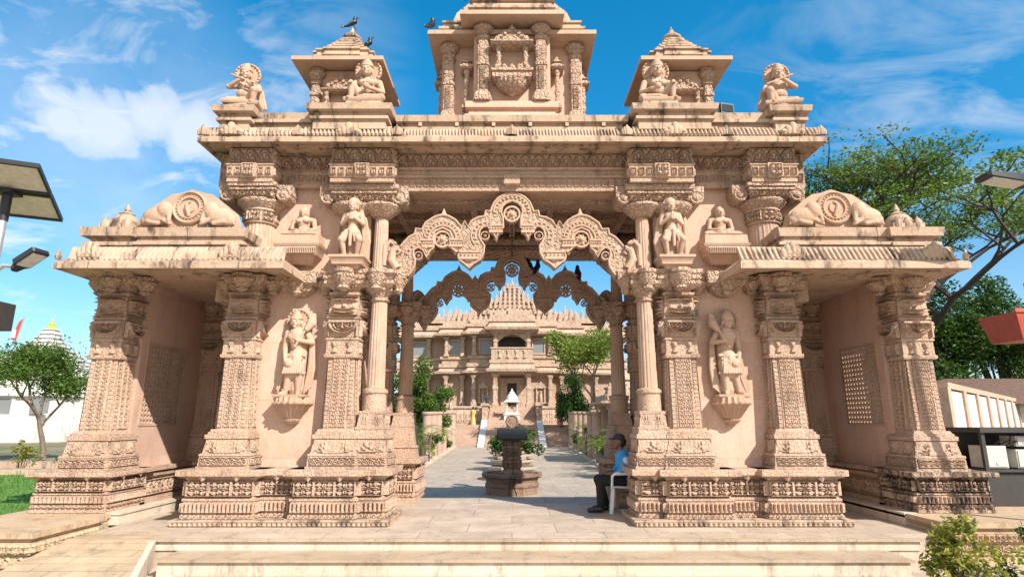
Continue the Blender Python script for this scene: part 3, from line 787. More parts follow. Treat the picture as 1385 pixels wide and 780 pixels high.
    for i in range(6): pr += [(z, h-.04), (z+.05, h-.03), (z+.052, h), (z+.085, h), (z+.095, h-.05)]; z += .098; h -= .072
    b.stack(TX, TY, pr, RP)
    O('roof', b, 'weather', tc)
    b = MB(sx); b.lathe(TX, TY, [(.18, z-.03), (.19, z), (.14, z+.05), (.10, z+.06), (.06, z+.08), (.07, z+.12), (.04, z+.17), (.006, z+.27)], 16)
    O('finial', b, 'weather', tc)

# --- centre: lintel, eaves, ceiling, back beam
m = MB()
m.box(-2.08, 2.08, 9.80, 10.25, 5.50, 6.2)
m.relief((-2.05, 9.80, 5.56), FX, UZ, 4.1, .16, meander, 34, 1, 12, .025)
m.box(-2.05, 2.05, 9.765, 9.8, 5.735, 5.78); m.box(-2.05, 2.05, 9.755, 9.8, 5.88, 5.93)
m.relief((-2.05, 9.80, 5.94), FX, UZ, 4.1, .24, arcs, 17, 1, 22, .035)
m.ledge(-.12, .12, 9.72, 9.8, [(5.58, 0), (5.6, .02), (5.76, .02), (5.78, 0)])
O('lintel', m, 'relief', gate)
m = MB(); m.box(-3.1, 3.1, 12.95, 13.3, 5.17, 6.2); m.box(-3.05, 3.05, 12.9, 12.95, 5.2, 5.32); m.box(-3.05, 3.05, 12.88, 12.95, 5.42, 5.5)
O('back_lintel', m, 'carved', gate)
m = MB(); m.box(-3.1, 3.1, 10.1, 13.0, 5.72, 5.85)
for i in range(9): m.box(-3.0+i*.75-.06, -3.0+i*.75+.06, 10.25, 12.9, 5.55, 5.72)
for y in (10.9, 11.6, 12.3): m.box(-3.0, 3.0, y-.05, y+.05, 5.57, 5.72)
for i in range(8):
    for y in (10.58, 11.25, 11.95, 12.6): m.lathe(-3.0+i*.75+.375, y, [(.25, 5.72), (.22, 5.68), (.14, 5.69), (.1, 5.65), (.02, 5.64)][::-1], 12)
for s2 in (-1, 1):                                     # corbelled cove along the beams
    for k in range(4): m.box(-2.9, 2.9, 10.24 if s2 < 0 else 12.62-.0+k*.08, 10.58-k*.08 if s2 < 0 else 12.96, 5.42+k*.07, 5.49+k*.07)
O('ceiling', m, 'carved', gate)

def main_eave(x0, x1, yf, z, cut, name='eave'):
    e = MB(); yb = 13.35
    G = lambda zz, o: [(x0-o, yf-o, zz), (x1+o, yf-o, zz), (x1+o, yb, zz), (x0-o, yb, zz)]
    e.rings([G(z+.12, -.42), G(z+.02, -.03), G(z, 0), G(z+.09, 0), G(z+.10, -.01), G(z+.20, -.14), G(z+.22, -.2)])
    return e
m = main_eave(-5.34, 5.34, 9.25, 6.17, False); 
O('eave', m, 'weather', gate)
m = MB()
def leafband(x0, x1, y, z, n):
    m.relief((x0, y, z), FX, (0, .35, .937), x1-x0, .23, leafwave, int(n*1.4), 1, 10, .03)
leafband(-5.26, -3.75, 9.29, 6.27, 16); leafband(3.75, 5.26, 9.29, 6.27, 16)
leafband(-3.55, -2.06, 9.25, 6.27, 16); leafband(2.06, 3.55, 9.25, 6.27, 16)
leafband(-3.75, -3.55, 9.32, 6.27, 2); leafband(3.55, 3.75, 9.32, 6.27, 2)
leafband(-1.86, 1.86, 9.34, 6.27, 48)
for sx in (1, -1):
    for x in (2.78, 4.78, 3.65, 1.96, 5.26, .0 if sx > 0 else .001):
        wv = .16 if x in (2.78, 4.78) else .08
        for a in range(5): m.lathe(sx*x-wv*.9+a*wv*.45, 9.25+abs(a-2)*.012, [(wv*.3, 6.30), (wv*.46, 6.35+wv*.3*(2-abs(a-2))), (wv*.34, 6.39+wv*.35*(2-abs(a-2))), (.01, 6.42+wv*.35*(2-abs(a-2)))], 10)
m.ledge(-1.95, 1.95, 9.50, 12.8, [(6.40, 0), (6.50, 0), (6.51, .04), (6.55, .04), (6.56, -.01), (6.62, -.01), (6.64, .07), (6.75, .09), (6.77, .02)])
m.box(-5.0, 5.0, 9.5, 12.9, 6.2, 6.42)
for i in range(6):
    x = -1.6+i*.64; m.box(x-.03, x+.03, 9.44, 9.5, 6.56, 6.63)
O('parapet', m, 'weather', gate)

# --- central tower
tw = E('central_tower', (0, 0, 0)); tw.parent = gate
TY = 10.75
b = MB()
b.box(-.72, .72, 9.98, 12.2, 6.78, 8.86); b.box(-1.36, 1.36, 10.35, 11.9, 6.78, 8.72)
b.ledge(-.80, .80, 9.84, 10.6, [(6.78, .02), (6.92, .02), (6.94, .06), (6.98, .06), (6.99, 0), (7.10, -.02), (7.12, .05), (7.24, .05), (7.25, 0)])
b.ledge(-1.40, 1.40, 10.24, 11.9, [(6.78, .02), (6.92, .02), (6.94, .06), (6.98, .06), (7.0, 0), (7.2, 0)])
O('wall', b, 'block', tw)
def tower_pillar(px, py, z0, z1, r):
    h = z1-z0; a = MB()
    a.stack(px, py, [(z0, r*1.7), (z0+.03*h, r*1.7), (z0+.12*h, r*1.25), (z0+.14*h, r*1.05), (z0+.46*h, r), (z0+.465*h, r*1.15), (z0+.50*h, r*1.15), (z0+.505*h, r), (z0+.60*h, r), (z0+.61*h, r*1.1), (z0+.72*h, r*1.1), (z0+.73*h, r*.95), (z0+.80*h, r*.95), (z0+.81*h, r*1.2), (z0+.84*h, r*1.2)], RP)
    a.lathe(px, py, [(r*.95, z0+.84*h), (r*1.2, z0+.86*h), (r*1.0, z0+.88*h), (r*1.7, z0+.93*h), (r*1.9, z0+.96*h), (r*1.5, z0+.97*h), (r*1.5, z1)], 18)
    a.relief((px-r*.5, py-r*1.03-.004, z0+.15*h), FX, UZ, r, .30*h, scroll, 3, 4, 8, .012)
    O('pillar', a, 'carved', tw)
for sx in (1, -1):
    tower_pillar(sx*.54, 9.92, 7.25, 8.86, .105)
    tower_pillar(sx*1.22, 10.30, 7.05, 8.72, .10)
    tower_pillar(sx*1.34, 11.1, 7.05, 8.72, .09)
    tower_pillar(sx*1.30, 11.8, 7.05, 8.72, .09)
    for px, py in ((.86, 10.12), (1.42, 10.7)):         # narrow side niches
        a = MB(sx)
        a.box(px-.08, px+.08, py, py+.2, 7.3, 7.36); a.lathe(px, py+.02, [(.05, 7.36), (.06, 7.45), (.035, 7.5), (.06, 7.62), (.035, 7.7), (.06, 7.85), (.035, 7.92), (.06, 8.05), (.06, 8.08)], 10)
        a.ledge(px-.10, px+.10, py-.06, py+.2, [(8.08, 0), (8.11, .03), (8.14, .03), (8.16, 0), (8.22, -.04), (8.23, 0), (8.28, -.05), (8.38, -.09)])
        O('side_niche', a, 'carved', tw)
a = MB()                                               # balcony niche
a.lathe(0, 9.84, [(.02, 7.36), (.06, 7.38), (.08, 7.42), (.20, 7.47), (.28, 7.56), (.30, 7.62), (.28, 7.64)], 40, .10, 20)
a.ledge(-.36, .36, 9.66, 10.0, [(7.64, -.03), (7.66, 0), (7.76, 0), (7.77, .03), (7.82, .03), (7.83, 0)])
for i in range(-2, 3): a.lathe(i*.14, 9.70, [(.055, 7.83), (.06, 7.87), (.03, 7.91), (.005, 7.94)], 10)
for s2 in (-1, 1): a.lathe(s2*.25, 9.82, [(.05, 7.83), (.055, 7.90), (.035, 7.94), (.055, 8.02), (.035, 8.08), (.055, 8.18), (.035, 8.23), (.055, 8.32), (.055, 8.36)], 12)
a.ledge(-.36, .36, 9.70, 10.0, [(8.36, 0), (8.39, .04), (8.42, .04), (8.43, 0), (8.46, -.02)])
a.prism([(-.33, 8.46), (.33, 8.46), (.30, 8.56), (.20, 8.60), (.17, 8.68), (.07, 8.70), (0, 8.80), (-.07, 8.70), (-.17, 8.68), (-.20, 8.60), (-.30, 8.56)], 9.76, 9.9)
for i in range(9): a.lathey((-.26+.065*i, 9.76, 8.50+.05*(4-abs(i-4))), [(.035, 0), (.03, .03), (.01, .035)], 8)
O('balcony', a, 'carved', tw)
b = MB()
P4 = lambda x, y0, y1, z: [(-x, y0, z), (x, y0, z), (x, y1, z), (-x, y1, z)]
b.rings([P4(.7, 9.95, 11.5, 8.88), P4(.93, 9.55, 11.5, 8.85), P4(.96, 9.52, 11.5, 8.845), P4(.96, 9.52, 11.5, 8.93), P4(.94, 9.54, 11.5, 8.94), P4(.76, 9.74, 11.5, 9.06)])
b.rings([P4(1.3, 10.3, 11.3, 8.74), P4(1.57, 9.93, 11.62, 8.71), P4(1.60, 9.90, 11.65, 8.705), P4(1.60, 9.90, 11.65, 8.79), P4(1.58, 9.92, 11.63, 8.80), P4(1.4, 10.1, 11.5, 8.90)])
b.box(-1.3, 1.3, 10.2, 13.0, 8.7, 8.74)
O('eave', b, 'sandstone', tw)
b = MB()
b.rings([P4(x, y, 11.6, z) for x, y, z in ((.74, 9.76, 9.05), (.76, 9.74, 9.10), (.82, 9.68, 9.11), (.82, 9.68, 9.16), (.78, 9.72, 9.18), (.74, 9.76, 9.28), (.80, 9.70, 9.29), (.80, 9.70, 9.34), (.70, 9.8, 9.36), (.68, 9.82, 9.44), (.72, 9.78, 9.45), (.72, 9.78, 9.49), (.60, 9.9, 9.52), (.6, 9.9, 9.62), (.3, 10.3, 10.1))])
b.rings([P4(x, y, 11.6, z) for x, y, z in ((1.36, 10.14, 8.89), (1.38, 10.12, 8.94), (1.42, 10.08, 8.95), (1.42, 10.08, 9.0), (1.36, 10.14, 9.02), (1.32, 10.18, 9.12), (1.36, 10.14, 9.13), (1.36, 10.14, 9.17), (1.2, 10.3, 9.2), (1.1, 10.35, 9.5), (.8, 10.5, 9.9), (.3, 10.7, 10.6))])
O('roof', b, 'weather', tw)

# --- the scalloped arches
UP = [(0.0, 5.48), (-0.12, 5.46), (-0.23, 5.4), (-0.31, 5.31), (-0.36, 5.19), (-0.38, 5.14), (-0.46, 5.15), (-0.48, 5.05), (-0.59, 5.03), (-0.7, 4.97), (-0.77, 4.86), (-0.83, 4.96), (-0.89, 4.86), (-0.99, 4.98), (-1.09, 5.04), (-1.15, 5.065), (-1.21, 5.075), (-1.27, 5.065), (-1.34, 5.045), (-1.4, 5.01), (-1.51, 4.93), (-1.57, 4.81), (-1.68, 4.82), (-1.69, 4.73), (-1.79, 4.67), (-1.87, 4.58), (-1.93, 4.5), (-2.03, 4.52), (-2.01, 4.58), (-2.07, 4.62), (-2.13, 4.64), (-2.22, 4.59), (-2.26, 4.52), (-2.24, 4.39), (-2.19, 4.24), (-2.23, 4.09)]
LO = [(0.0, 5.34), (-0.1, 5.3), (-0.17, 5.23), (-0.19, 5.13), (-0.16, 5.03), (-0.15, 4.85), (-0.21, 4.8), (-0.28, 4.65), (-0.35, 4.79), (-0.41, 4.83), (-0.42, 4.87), (-0.5, 4.86), (-0.56, 4.8), (-0.58, 4.69), (-0.53, 4.59), (-0.48, 4.52), (-0.49, 4.39), (-0.55, 4.27), (-0.66, 4.2), (-0.74, 4.12), (-0.83, 4.2), (-0.92, 4.27), (-0.93, 4.34), (-0.9, 4.42), (-0.96, 4.4), (-1.03, 4.46), (-1.08, 4.51), (-1.08, 4.61), (-1.04, 4.67), (-1.08, 4.77), (-1.21, 4.84), (-1.34, 4.78), (-1.38, 4.67), (-1.36, 4.61), (-1.36, 4.48), (-1.42, 4.43), (-1.48, 4.31), (-1.54, 4.43), (-1.61, 4.48), (-1.64, 4.48), (-1.7, 4.44), (-1.71, 4.35), (-1.67, 4.25), (-1.68, 4.15), (-1.72, 4.07), (-1.78, 3.98), (-1.9, 3.87), (-1.96, 3.71), (-2.06, 3.87), (-2.12, 3.98)]
def torana(y, dz, kx):
    up = [(x*kx, z+dz) for x, z in UP]; lo = [(x*kx, z+dz) for x, z in LO]
    outline = up+lo[::-1][:-1]
    full = up+lo[::-1]+[(-x, z) for x, z in lo[1:]]+[(-x, z) for x, z in up[::-1][:-1]]
    m = MB(); m.prism(full, y, y+.26)
    arch = O('arch', m, 'carved', gate)
    r = MB()
    for s in (1, -1):
        r.tube([(s*x, y-.005, z) for x, z in up[:27]], .022, 6); r.tube([(s*x, y-.005, z) for x, z in lo[:46]], .018, 6)
        def arc(cx, cz, ra, a0, a1, w, n=18):
            r.tube([(s*(cx*kx+ra*math.cos(a0+(a1-a0)*i/n)), y-.008, cz+dz+ra*math.sin(a0+(a1-a0)*i/n)) for i in range(n+1)], w, 6)
        arc(-1.21, 4.64, .24, -.1, math.pi+.1, .02); arc(-1.21, 4.64, .31, .1, math.pi-.1, .016)
        arc(-.47, 4.70, .17, .7, 3.6, .016); arc(-.47, 4.70, .24, .9, 3.9, .016)
        arc(-1.62, 4.34, .15, .3, 3.4, .014); arc(-1.62, 4.34, .22, .8, 3.0, .014)
        for cx, cz, r0, a0, a1, n in ((-1.21, 4.64, .275, .1, 3.04, 13), (-.47, 4.70, .205, 1.0, 3.8, 8), (-1.62, 4.34, .185, .8, 3.0, 6)):
            for i in range(n):
                a = a0+(a1-a0)*i/(n-1); r.lathey((s*(cx*kx+r0*math.cos(a)), y, cz+dz+r0*math.sin(a)), [(.026, 0), (.022, .02), (.005, .03)], 8)
        for px, pz, w in ((-.28, 4.84, .12), (-.98, 4.58, .12), (-1.46, 4.57, .10), (-.74, 4.36, .17), (-1.92, 4.02, .12)):   # moulded pendant drops
            r.ledge(s*px*kx-w, s*px*kx+w, y-.03, y+.1, [(pz+dz-.10, -.04), (pz+dz-.09, 0), (pz+dz-.05, 0), (pz+dz-.04, -.02), (pz+dz+.02, -.02), (pz+dz+.03, .0), (pz+dz+.06, .0)])
            for i in range(5): r.lathey((s*px*kx-w*.8+i*w*.4, y-.015, pz+dz-.01), [(.016, 0), (.012, .02), (.002, .025)], 6)
            r.lathe(s*px*kx, y+.06, [(.01, pz+dz-.22), (.04, pz+dz-.18), (.02, pz+dz-.16), (w*.7, pz+dz-.10)], 12)
        # curled sea-beast at the springing
        r.tube([(s*x*kx, y-.02, z+dz) for x, z in ((-1.98, 4.10), (-2.08, 4.26), (-2.05, 4.42), (-1.96, 4.47), (-1.92, 4.40), (-1.98, 4.35))], [.07, .075, .06, .05, .035, .02], 10)
        r.tube([(s*x*kx, y-.02, z+dz) for x, z in ((-2.20, 4.15), (-2.2, 4.35), (-2.19, 4.5), (-2.12, 4.58), (-2.05, 4.54))], [.04, .05, .045, .035, .02], 10)
    for i in range(13):
        a = math.pi*i/12; r.lathey((.29*math.cos(a), y, 5.13+dz+.27*math.sin(a)), [(.026, 0), (.022, .02), (.005, .03)], 8)
    for ra in (.22, .32): r.tube([(ra*math.cos(math.pi*i/20), y-.008, 5.12+dz+ra*math.sin(math.pi*i/20)) for i in range(21)], .018, 6)
    O('archivolt', r, 'sandstone', arch)
    for cx, cz, ra in ((0, 5.10, .15), (-1.21, 4.64, .155), (1.21, 4.64, .155), (-.47, 4.70, .08), (.47, 4.70, .08), (-1.62, 4.34, .075), (1.62, 4.34, .075)):
        g = MB(); c = (cx*kx, y+.06, cz+dz)
        def ring(r0, r1, y0, y1, n=28):                 # open ring
            P = []
            for (rr, yy) in ((r1, y1), (r1, y0), (r0, y0), (r0, y1)):
                P.append([(c[0]+rr*math.cos(2*math.pi*i/n), yy, c[2]+rr*math.sin(2*math.pi*i/n)) for i in range(n)])
            P.append(P[0]); g.rings(P, cap=False)
        ring(ra*.80, ra, c[1]-.06, c[1]+.06)
        n = 8 if ra > .1 else 4
        for i in range(n):
            a = 2*math.pi*(i+.5)/n
            g.tube([(c[0], c[1], c[2]), (c[0]+ra*.45*math.cos(a), c[1], c[2]+ra*.45*math.sin(a)), (c[0]+ra*.86*math.cos(a), c[1], c[2]+ra*.86*math.sin(a))], [ra*.14, ra*.25, ra*.05], 8)
        g.lathey((c[0], c[1]-.02, c[2]), [(ra*.28, -.04), (ra*.28, .03), (ra*.1, .06)], 14)
        O('medallion', g, 'sandstone', arch)
    # little finials on the cusps
    g = MB()
    for s in (1, -1): g.lathe(s*1.21*kx, y+.12, [(.09, 5.02+dz), (.10, 5.05+dz), (.05, 5.08+dz), (.07, 5.11+dz), (.04, 5.15+dz), (.005, 5.24+dz)], 14)
    O('finial', g, 'sandstone', arch)
torana(9.86, 0, 1.0)
torana(12.98, -.22, 1.0)

# ------------------------------------------------------------------ STATUES (stone figures; local frame: facing -y, feet or seat at z = 0)
def place(mb, s, mx, loc, rz=0):
    c_, s_ = math.cos(rz), math.sin(rz)
    out = []
    for a in mb.v:
        b = a*np.array([mx*s, s, s])
        b = np.stack([b[:, 0]*c_-b[:, 1]*s_, b[:, 0]*s_+b[:, 1]*c_, b[:, 2]], 1)
        out.append(b+np.array(loc))
    mb.v = out
    if mx < 0: mb.f = [f[::-1] for f in mb.f]
    return mb

def head(m, c, r, crown=0, tilt=0, smile=True):
    x, y, z = c
    ell(m, (x, y, z+r*.15), (r*.88, r*.95, r*.95)); ell(m, (x, y-r*.18, z-r*.35), (r*.72, r*.74, r*.70))
    capsule(m, (x, y-r*.92, z+r*.16), (x, y-r*1.08, z-r*.20), r*.11, r*.20, 8)         # nose
    for s in (-1, 1):
        ell(m, (x+s*r*.36, y-r*.86, z+r*.10), (r*.21, r*.14, r*.12)); capsule(m, (x+s*r*.14, y-r*.93, z+r*.36), (x+s*r*.58, y-r*.76, z+r*.36), r*.09, r*.07, 8)
        ell(m, (x+s*r*.90, y, z-r*.15), (r*.17, r*.22, r*.46)); ell(m, (x+s*r*.94, y, z-r*.62), (r*.15, r*.15, r*.15))
        ell(m, (x+s*r*.36, y-r*.70, z-r*.32), (r*.28, r*.2, r*.25))
    ell(m, (x, y-r*.90, z-r*.48), (r*.34, r*.17, r*.10)); ell(m, (x, y-r*.86, z-r*.63), (r*.27, r*.17, r*.09)); ell(m, (x, y-r*.74, z-r*.88), (r*.26, r*.22, r*.18))
    if crown:
        for k, (q, zz, h) in enumerate(((1.08, .52, .16), (.96, .80, .22), (1.02, .92, .10), (.82, 1.15, .22), (.86, 1.27, .09), (.62, 1.48, .2), (.66, 1.58, .08), (.40, 1.75, .2))):
            m.lathe(x, y, [(r*q*.6, z+r*(zz-h)), (r*q, z+r*(zz-h*.6)), (r*q, z+r*(zz+h*.6)), (r*q*.6, z+r*(zz+h))], 16)
        m.lathe(x, y, [(r*.5, z+r*.5), (r*.3, z+r*1.7), (r*.12, z+r*1.9), (r*.02, z+r*2.15)], 10)

def hand(m, c, d, s, n=4):
    """mitten-free little hand: palm and curled fingers along d"""
    c = Vector(c); d = Vector(d).normalized(); side = d.cross(Vector((0, 1, 0)))
    if side.length < .1: side = Vector((1, 0, 0))
    side.normalize()
    ell(m, c, (s*.5, s*.38, s*.5))
    for i in range(n):
        b = c+side*(i-1.5)*s*.26+d*s*.35
        capsule(m, b, b+d*s*(.55-.08*abs(i-1.3))+Vector((0, -s*.12, 0)), s*.14, s*.11, 6)
    capsule(m, c-side*s*.45, c-side*s*.6+d*s*.45, s*.15, s*.11, 6)

def guardian(mx, loc, label):
    t = E('guardian_statue', loc, label, 'statue', 'standing guardian statues')
    m = MB()
    head(m, (-.01, -.13, 1.225), .102, 1)
    capsule(m, (.01, -.08, 1.02), (.01, -.09, 1.18), .055, .05)
    for a, b, r0, r1 in (((-.12, -.07, 1.05), (.14, -.07, 1.05), .075, .075), ((.01, -.09, 1.02), (.01, -.10, .93), .14, .125), ((.01, -.09, .93), (.03, -.08, .76), .125, .095), ((.03, -.08, .76), (.03, -.08, .62), .10, .135)): capsule(m, a, b, r0, r1)
    ell(m, (-.06, -.17, .98), (.07, .05, .06)); ell(m, (.08, -.17, .98), (.07, .05, .06))
    # skirt and legs
    capsule(m, (.03, -.08, .66), (.02, -.08, .42), .14, .16)
    for a, b, c in (((-.05, -.09, .55), (-.07, -.12, .32), (-.12, -.10, .05)), ((.09, -.09, .55), (.10, -.13, .32), (.09, -.11, .05))):
        capsule(m, a, b, .10, .075); capsule(m, b, c, .072, .042); capsule(m, c, (c[0]+(-.05 if c[0] < 0 else .03), -.20, .03), .045, .032)
        for k in range(3): capsule(m, (c[0]-.045, -.115, .10+k*.0), (c[0]+.045, -.115, .10), .018, .018, 8)
    for k in range(9): capsule(m, (-.10+k*.032, -.205, .56), (-.12+k*.036, -.20+.004*abs(k-4), .36), .012, .018, 6)
    capsule(m, (-.12, -.15, .66), (.17, -.15, .66), .035, .035, 8); capsule(m, (-.10, -.18, .60), (.03, -.22, .54), .02, .02, 8); capsule(m, (.03, -.22, .54), (.15, -.18, .60), .02, .02, 8)
    capsule(m, (.03, -.21, .64), (.02, -.22, .40), .028, .02, 8)
    # necklaces
    for rr, zz in ((.075, 1.08), (.115, 1.0)):
        for k in range(7):
            a = math.pi*(k/6); ell(m, (.01-rr*math.cos(a), -.155-.05*math.sin(a), zz-.08*math.sin(a)), (.016, .016, .016))
    # arms
    capsule(m, (-.15, -.08, 1.04), (-.18, -.09, .80), .062, .050); capsule(m, (-.18, -.09, .80), (-.13, -.19, .60), .046, .032); hand(m, (-.11, -.21, .56), (.4, -.2, -.9), .07)
    ell(m, (-.05, -.22, .52), (.075, .05, .07)); ell(m, (-.16, -.08, .93), (.066, .066, .02)); ell(m, (-.17, -.08, .90), (.066, .066, .02))
    capsule(m, (.17, -.08, 1.04), (.27, -.10, .88), .062, .05); capsule(m, (.27, -.10, .88), (.09, -.21, .90), .046, .034); hand(m, (.06, -.22, .91), (-.5, -.1, .8), .07)
    ell(m, (.24, -.09, .95), (.06, .06, .02), None)
    # fly whisk on the shoulder
    capsule(m, (.03, -.23, .80), (.17, -.18, 1.09), .018, .022, 8)
    capsule(m, (.19, -.17, 1.10), (.245, -.12, 1.20), .05, .085); capsule(m, (.245, -.12, 1.20), (.25, -.07, 1.34), .085, .05)
    for k in range(5): capsule(m, (.20+.02*k, -.19+.01*k, 1.16), (.22+.018*k, -.12, 1.36), .014, .010, 6)
    # flowing scarf and the slab that ties it to the wall
    for k in range(4): capsule(m, (.24+k*.012, -.05, .86), (.24+k*.022, -.06, .45), .03, .035, 8); capsule(m, (.24+k*.022, -.06, .45), (.18+k*.035, -.07, .05+.03*k), .035, .02, 8)
    for k in range(3): capsule(m, (-.20, -.05, .70), (-.19-k*.03, -.05, .30), .03, .03, 8); capsule(m, (-.19-k*.03, -.05, .30), (-.26-k*.02, -.06, .06+.05*k), .028, .012, 8)
    capsule(m, (.04, .0, .1), (.04, .0, 1.1), .14, .14)
    for k in range(8): capsule(m, (-.09+.03*k, -.20, .60), (-.13+.04*k, -.235, .37), .014, .022, 6)
    capsule(m, (-.16, -.16, .37), (.19, -.16, .37), .03, .03, 8)
    place(m, 1., mx, loc)
    organic('body', m, 'statue', t, voxel=.0065, it=0)
    h = MB(); h.lathey((-.01, -.0, 1.26), [(.205, -.02), (.21, .03), (.185, .04), (.165, .025), (.02, .025)], 32)
    for k in range(15):
        a = math.pi*(-.15+1.3*k/14); h.lathey((-.01+.19*math.cos(a), -.03, 1.26+.19*math.sin(a)), [(.022, 0), (.018, .02), (.004, .03)], 8)
    place(h, 1., mx, loc); O('halo', h, 'statue', t)
    b = MB(); b.stack(.0, -.07, [(-.02, .25, .17), (.0, .26, .18), (.02, .26, .18), (.025, .24, .16)]); place(b, 1., mx, loc); O('base', b, 'statue', t)
    return t
guardian(1, (-3.62, 9.98, 1.95), 'tall standing stone guardian with whisk against its face-left side wall, near the green lawn side')
guardian(-1, (3.62, 9.98, 1.95), 'tall standing stone guardian on the wall beside the seated person')

def praying(mx, loc, label):
    t = E('praying_statue', loc, label, 'statue', 'praying attendant statues')
    m = MB(); Z = lambda zy: (545-zy)/405
    head(m, (.01, -.15, .905), .092, 0)
    m.lathe(.01, -.14, [(.05, .93), (.105, .95), (.10, .985), (.085, .99), (.09, 1.01), (.06, 1.04), (.03, 1.06), (.004, 1.08)], 16)
    for k in range(7):
        a = math.pi*(k/6); ell(m, (.01+.095*math.cos(a), -.11, .955+.085*math.sin(a)), (.032, .04, .04))
    capsule(m, (.01, -.09, .78), (.01, -.11, .86), .05, .045)
    capsule(m, (-.10, -.08, .76), (.12, -.08, .76), .062, .062); capsule(m, (.01, -.09, .74), (.01, -.09, .56), .115, .085); capsule(m, (.01, -.09, .56), (.01, -.09, .44), .085, .115)
    ell(m, (-.05, -.17, .72), (.058, .05, .055)); ell(m, (.07, -.17, .72), (.058, .05, .055))
    for s in (-1, 1):
        capsule(m, (s*.13+.01, -.08, .75), (s*.18+.01, -.12, .60), .05, .042); capsule(m, (s*.18+.01, -.12, .60), (s*.02+.01, -.235, .70), .038, .028)
        capsule(m, (s*.015+.01, -.24, .66), (s*.012+.01, -.25, .76), .024, .014, 8)
        for f in range(3): capsule(m, (s*.014+.01, -.23-.012*f, .72), (s*.01+.01, -.235-.012*f, .77-.01*f), .012, .009, 6)
        ell(m, (s*.155+.01, -.09, .69), (.055, .055, .018))
        capsule(m, (s*.06, -.10, .44), (s*.15, -.19, .30), .085, .065); capsule(m, (s*.15, -.19, .30), (s*.10, -.11, .04), .058, .036); capsule(m, (s*.10, -.11, .03), (s*.13, -.21, .02), .036, .026)
        capsule(m, (s*.11, -.06, .92), (s*.17, -.05, .70), .03, .045); 
        for k in range(4): capsule(m, (s*(.05+k*.03), -.2, .42), (s*(.08+k*.035), -.22, .26), .012, .012, 6)
    capsule(m, (.0, -.20, .46), (.0, -.19, .20), .035, .028); capsule(m, (-.10, -.15, .46), (.12, -.15, .46), .028, .028, 8)
    for k in range(6): a = math.pi*k/5; ell(m, (.01-.07*math.cos(a), -.16-.03*math.sin(a), .79-.07*math.sin(a)), (.014, .014, .014))
    for k in range(4): capsule(m, (.14+.02*k, -.03, .72), (.20+.03*k, -.04, .30), .03, .03, 8); capsule(m, (.20+.03*k, -.04, .30), (.14+.035*k, -.05, .03), .03, .02, 8)
    capsule(m, (.02, .02, .05), (.02, .02, .85), .12, .10)
    place(m, 1., mx, loc); organic('body', m, 'statue', t, voxel=.0075, it=1)
    b = MB(); b.stack(0, -.06, [(0, .20, .18), (.03, .20, .18), (.035, .18, .16)]); place(b, 1., mx, loc); O('base', b, 'statue', t)
    return t
praying(1, (-2.74, 9.78, 4.245), 'stone attendant with folded hands, its bracket left of the scalloped arch')
praying(-1, (2.74, 9.78, 4.245), 'stone attendant with folded hands, its bracket right of the scalloped arch')

def jina(mx, loc, label):
    t = E('meditating_statue', loc, label, 'statue', 'seated meditating statues')
    m = MB()
    head(m, (0, -.05, .49), .088, 0); ell(m, (0, -.03, .59), (.045, .045, .03)); ell(m, (0, -.035, .515), (.086, .09, .078))
    capsule(m, (0, 0, .38), (0, -.01, .46), .045, .04)
    capsule(m, (-.13, 0, .35), (.13, 0, .35), .058, .058); capsule(m, (0, 0, .33), (0, 0, .20), .125, .095); capsule(m, (0, 0, .2), (0, 0, .08), .10, .13)
    ell(m, (-.06, -.09, .32), (.07, .045, .05)); ell(m, (.06, -.09, .32), (.07, .045, .05))
    for s in (-1, 1):
        capsule(m, (s*.175, 0, .345), (s*.215, -.02, .17), .05, .04); capsule(m, (s*.215, -.02, .17), (s*.06, -.20, .105), .036, .028)
        capsule(m, (s*.08, -.03, .07), (s*.29, -.12, .05), .085, .062); capsule(m, (s*.29, -.12, .05), (-s*.05, -.22, .045), .055, .04); capsule(m, (-s*.05, -.22, .06), (-s*.14, -.20, .07), .034, .022, 8)
    hand(m, (0, -.21, .105), (1, 0, 0), .07)
    place(m, .95, mx, loc); organic('body', m, 'statue', t, voxel=.007, it=1)
    b = MB(); b.stack(0, -.09, [(-.0, .30, .19), (.018, .31, .20), (.03, .30, .19)]); place(b, .95, mx, loc); O('base', b, 'statue', t)
    return t
jina(1, (-3.66, 9.93, 4.66), 'cross-legged meditating stone figure on the ledge nearer the solar lamp with two panels')
jina(-1, (3.66, 9.93, 4.66), 'cross-legged meditating stone figure on the ledge nearer the big spreading tree')

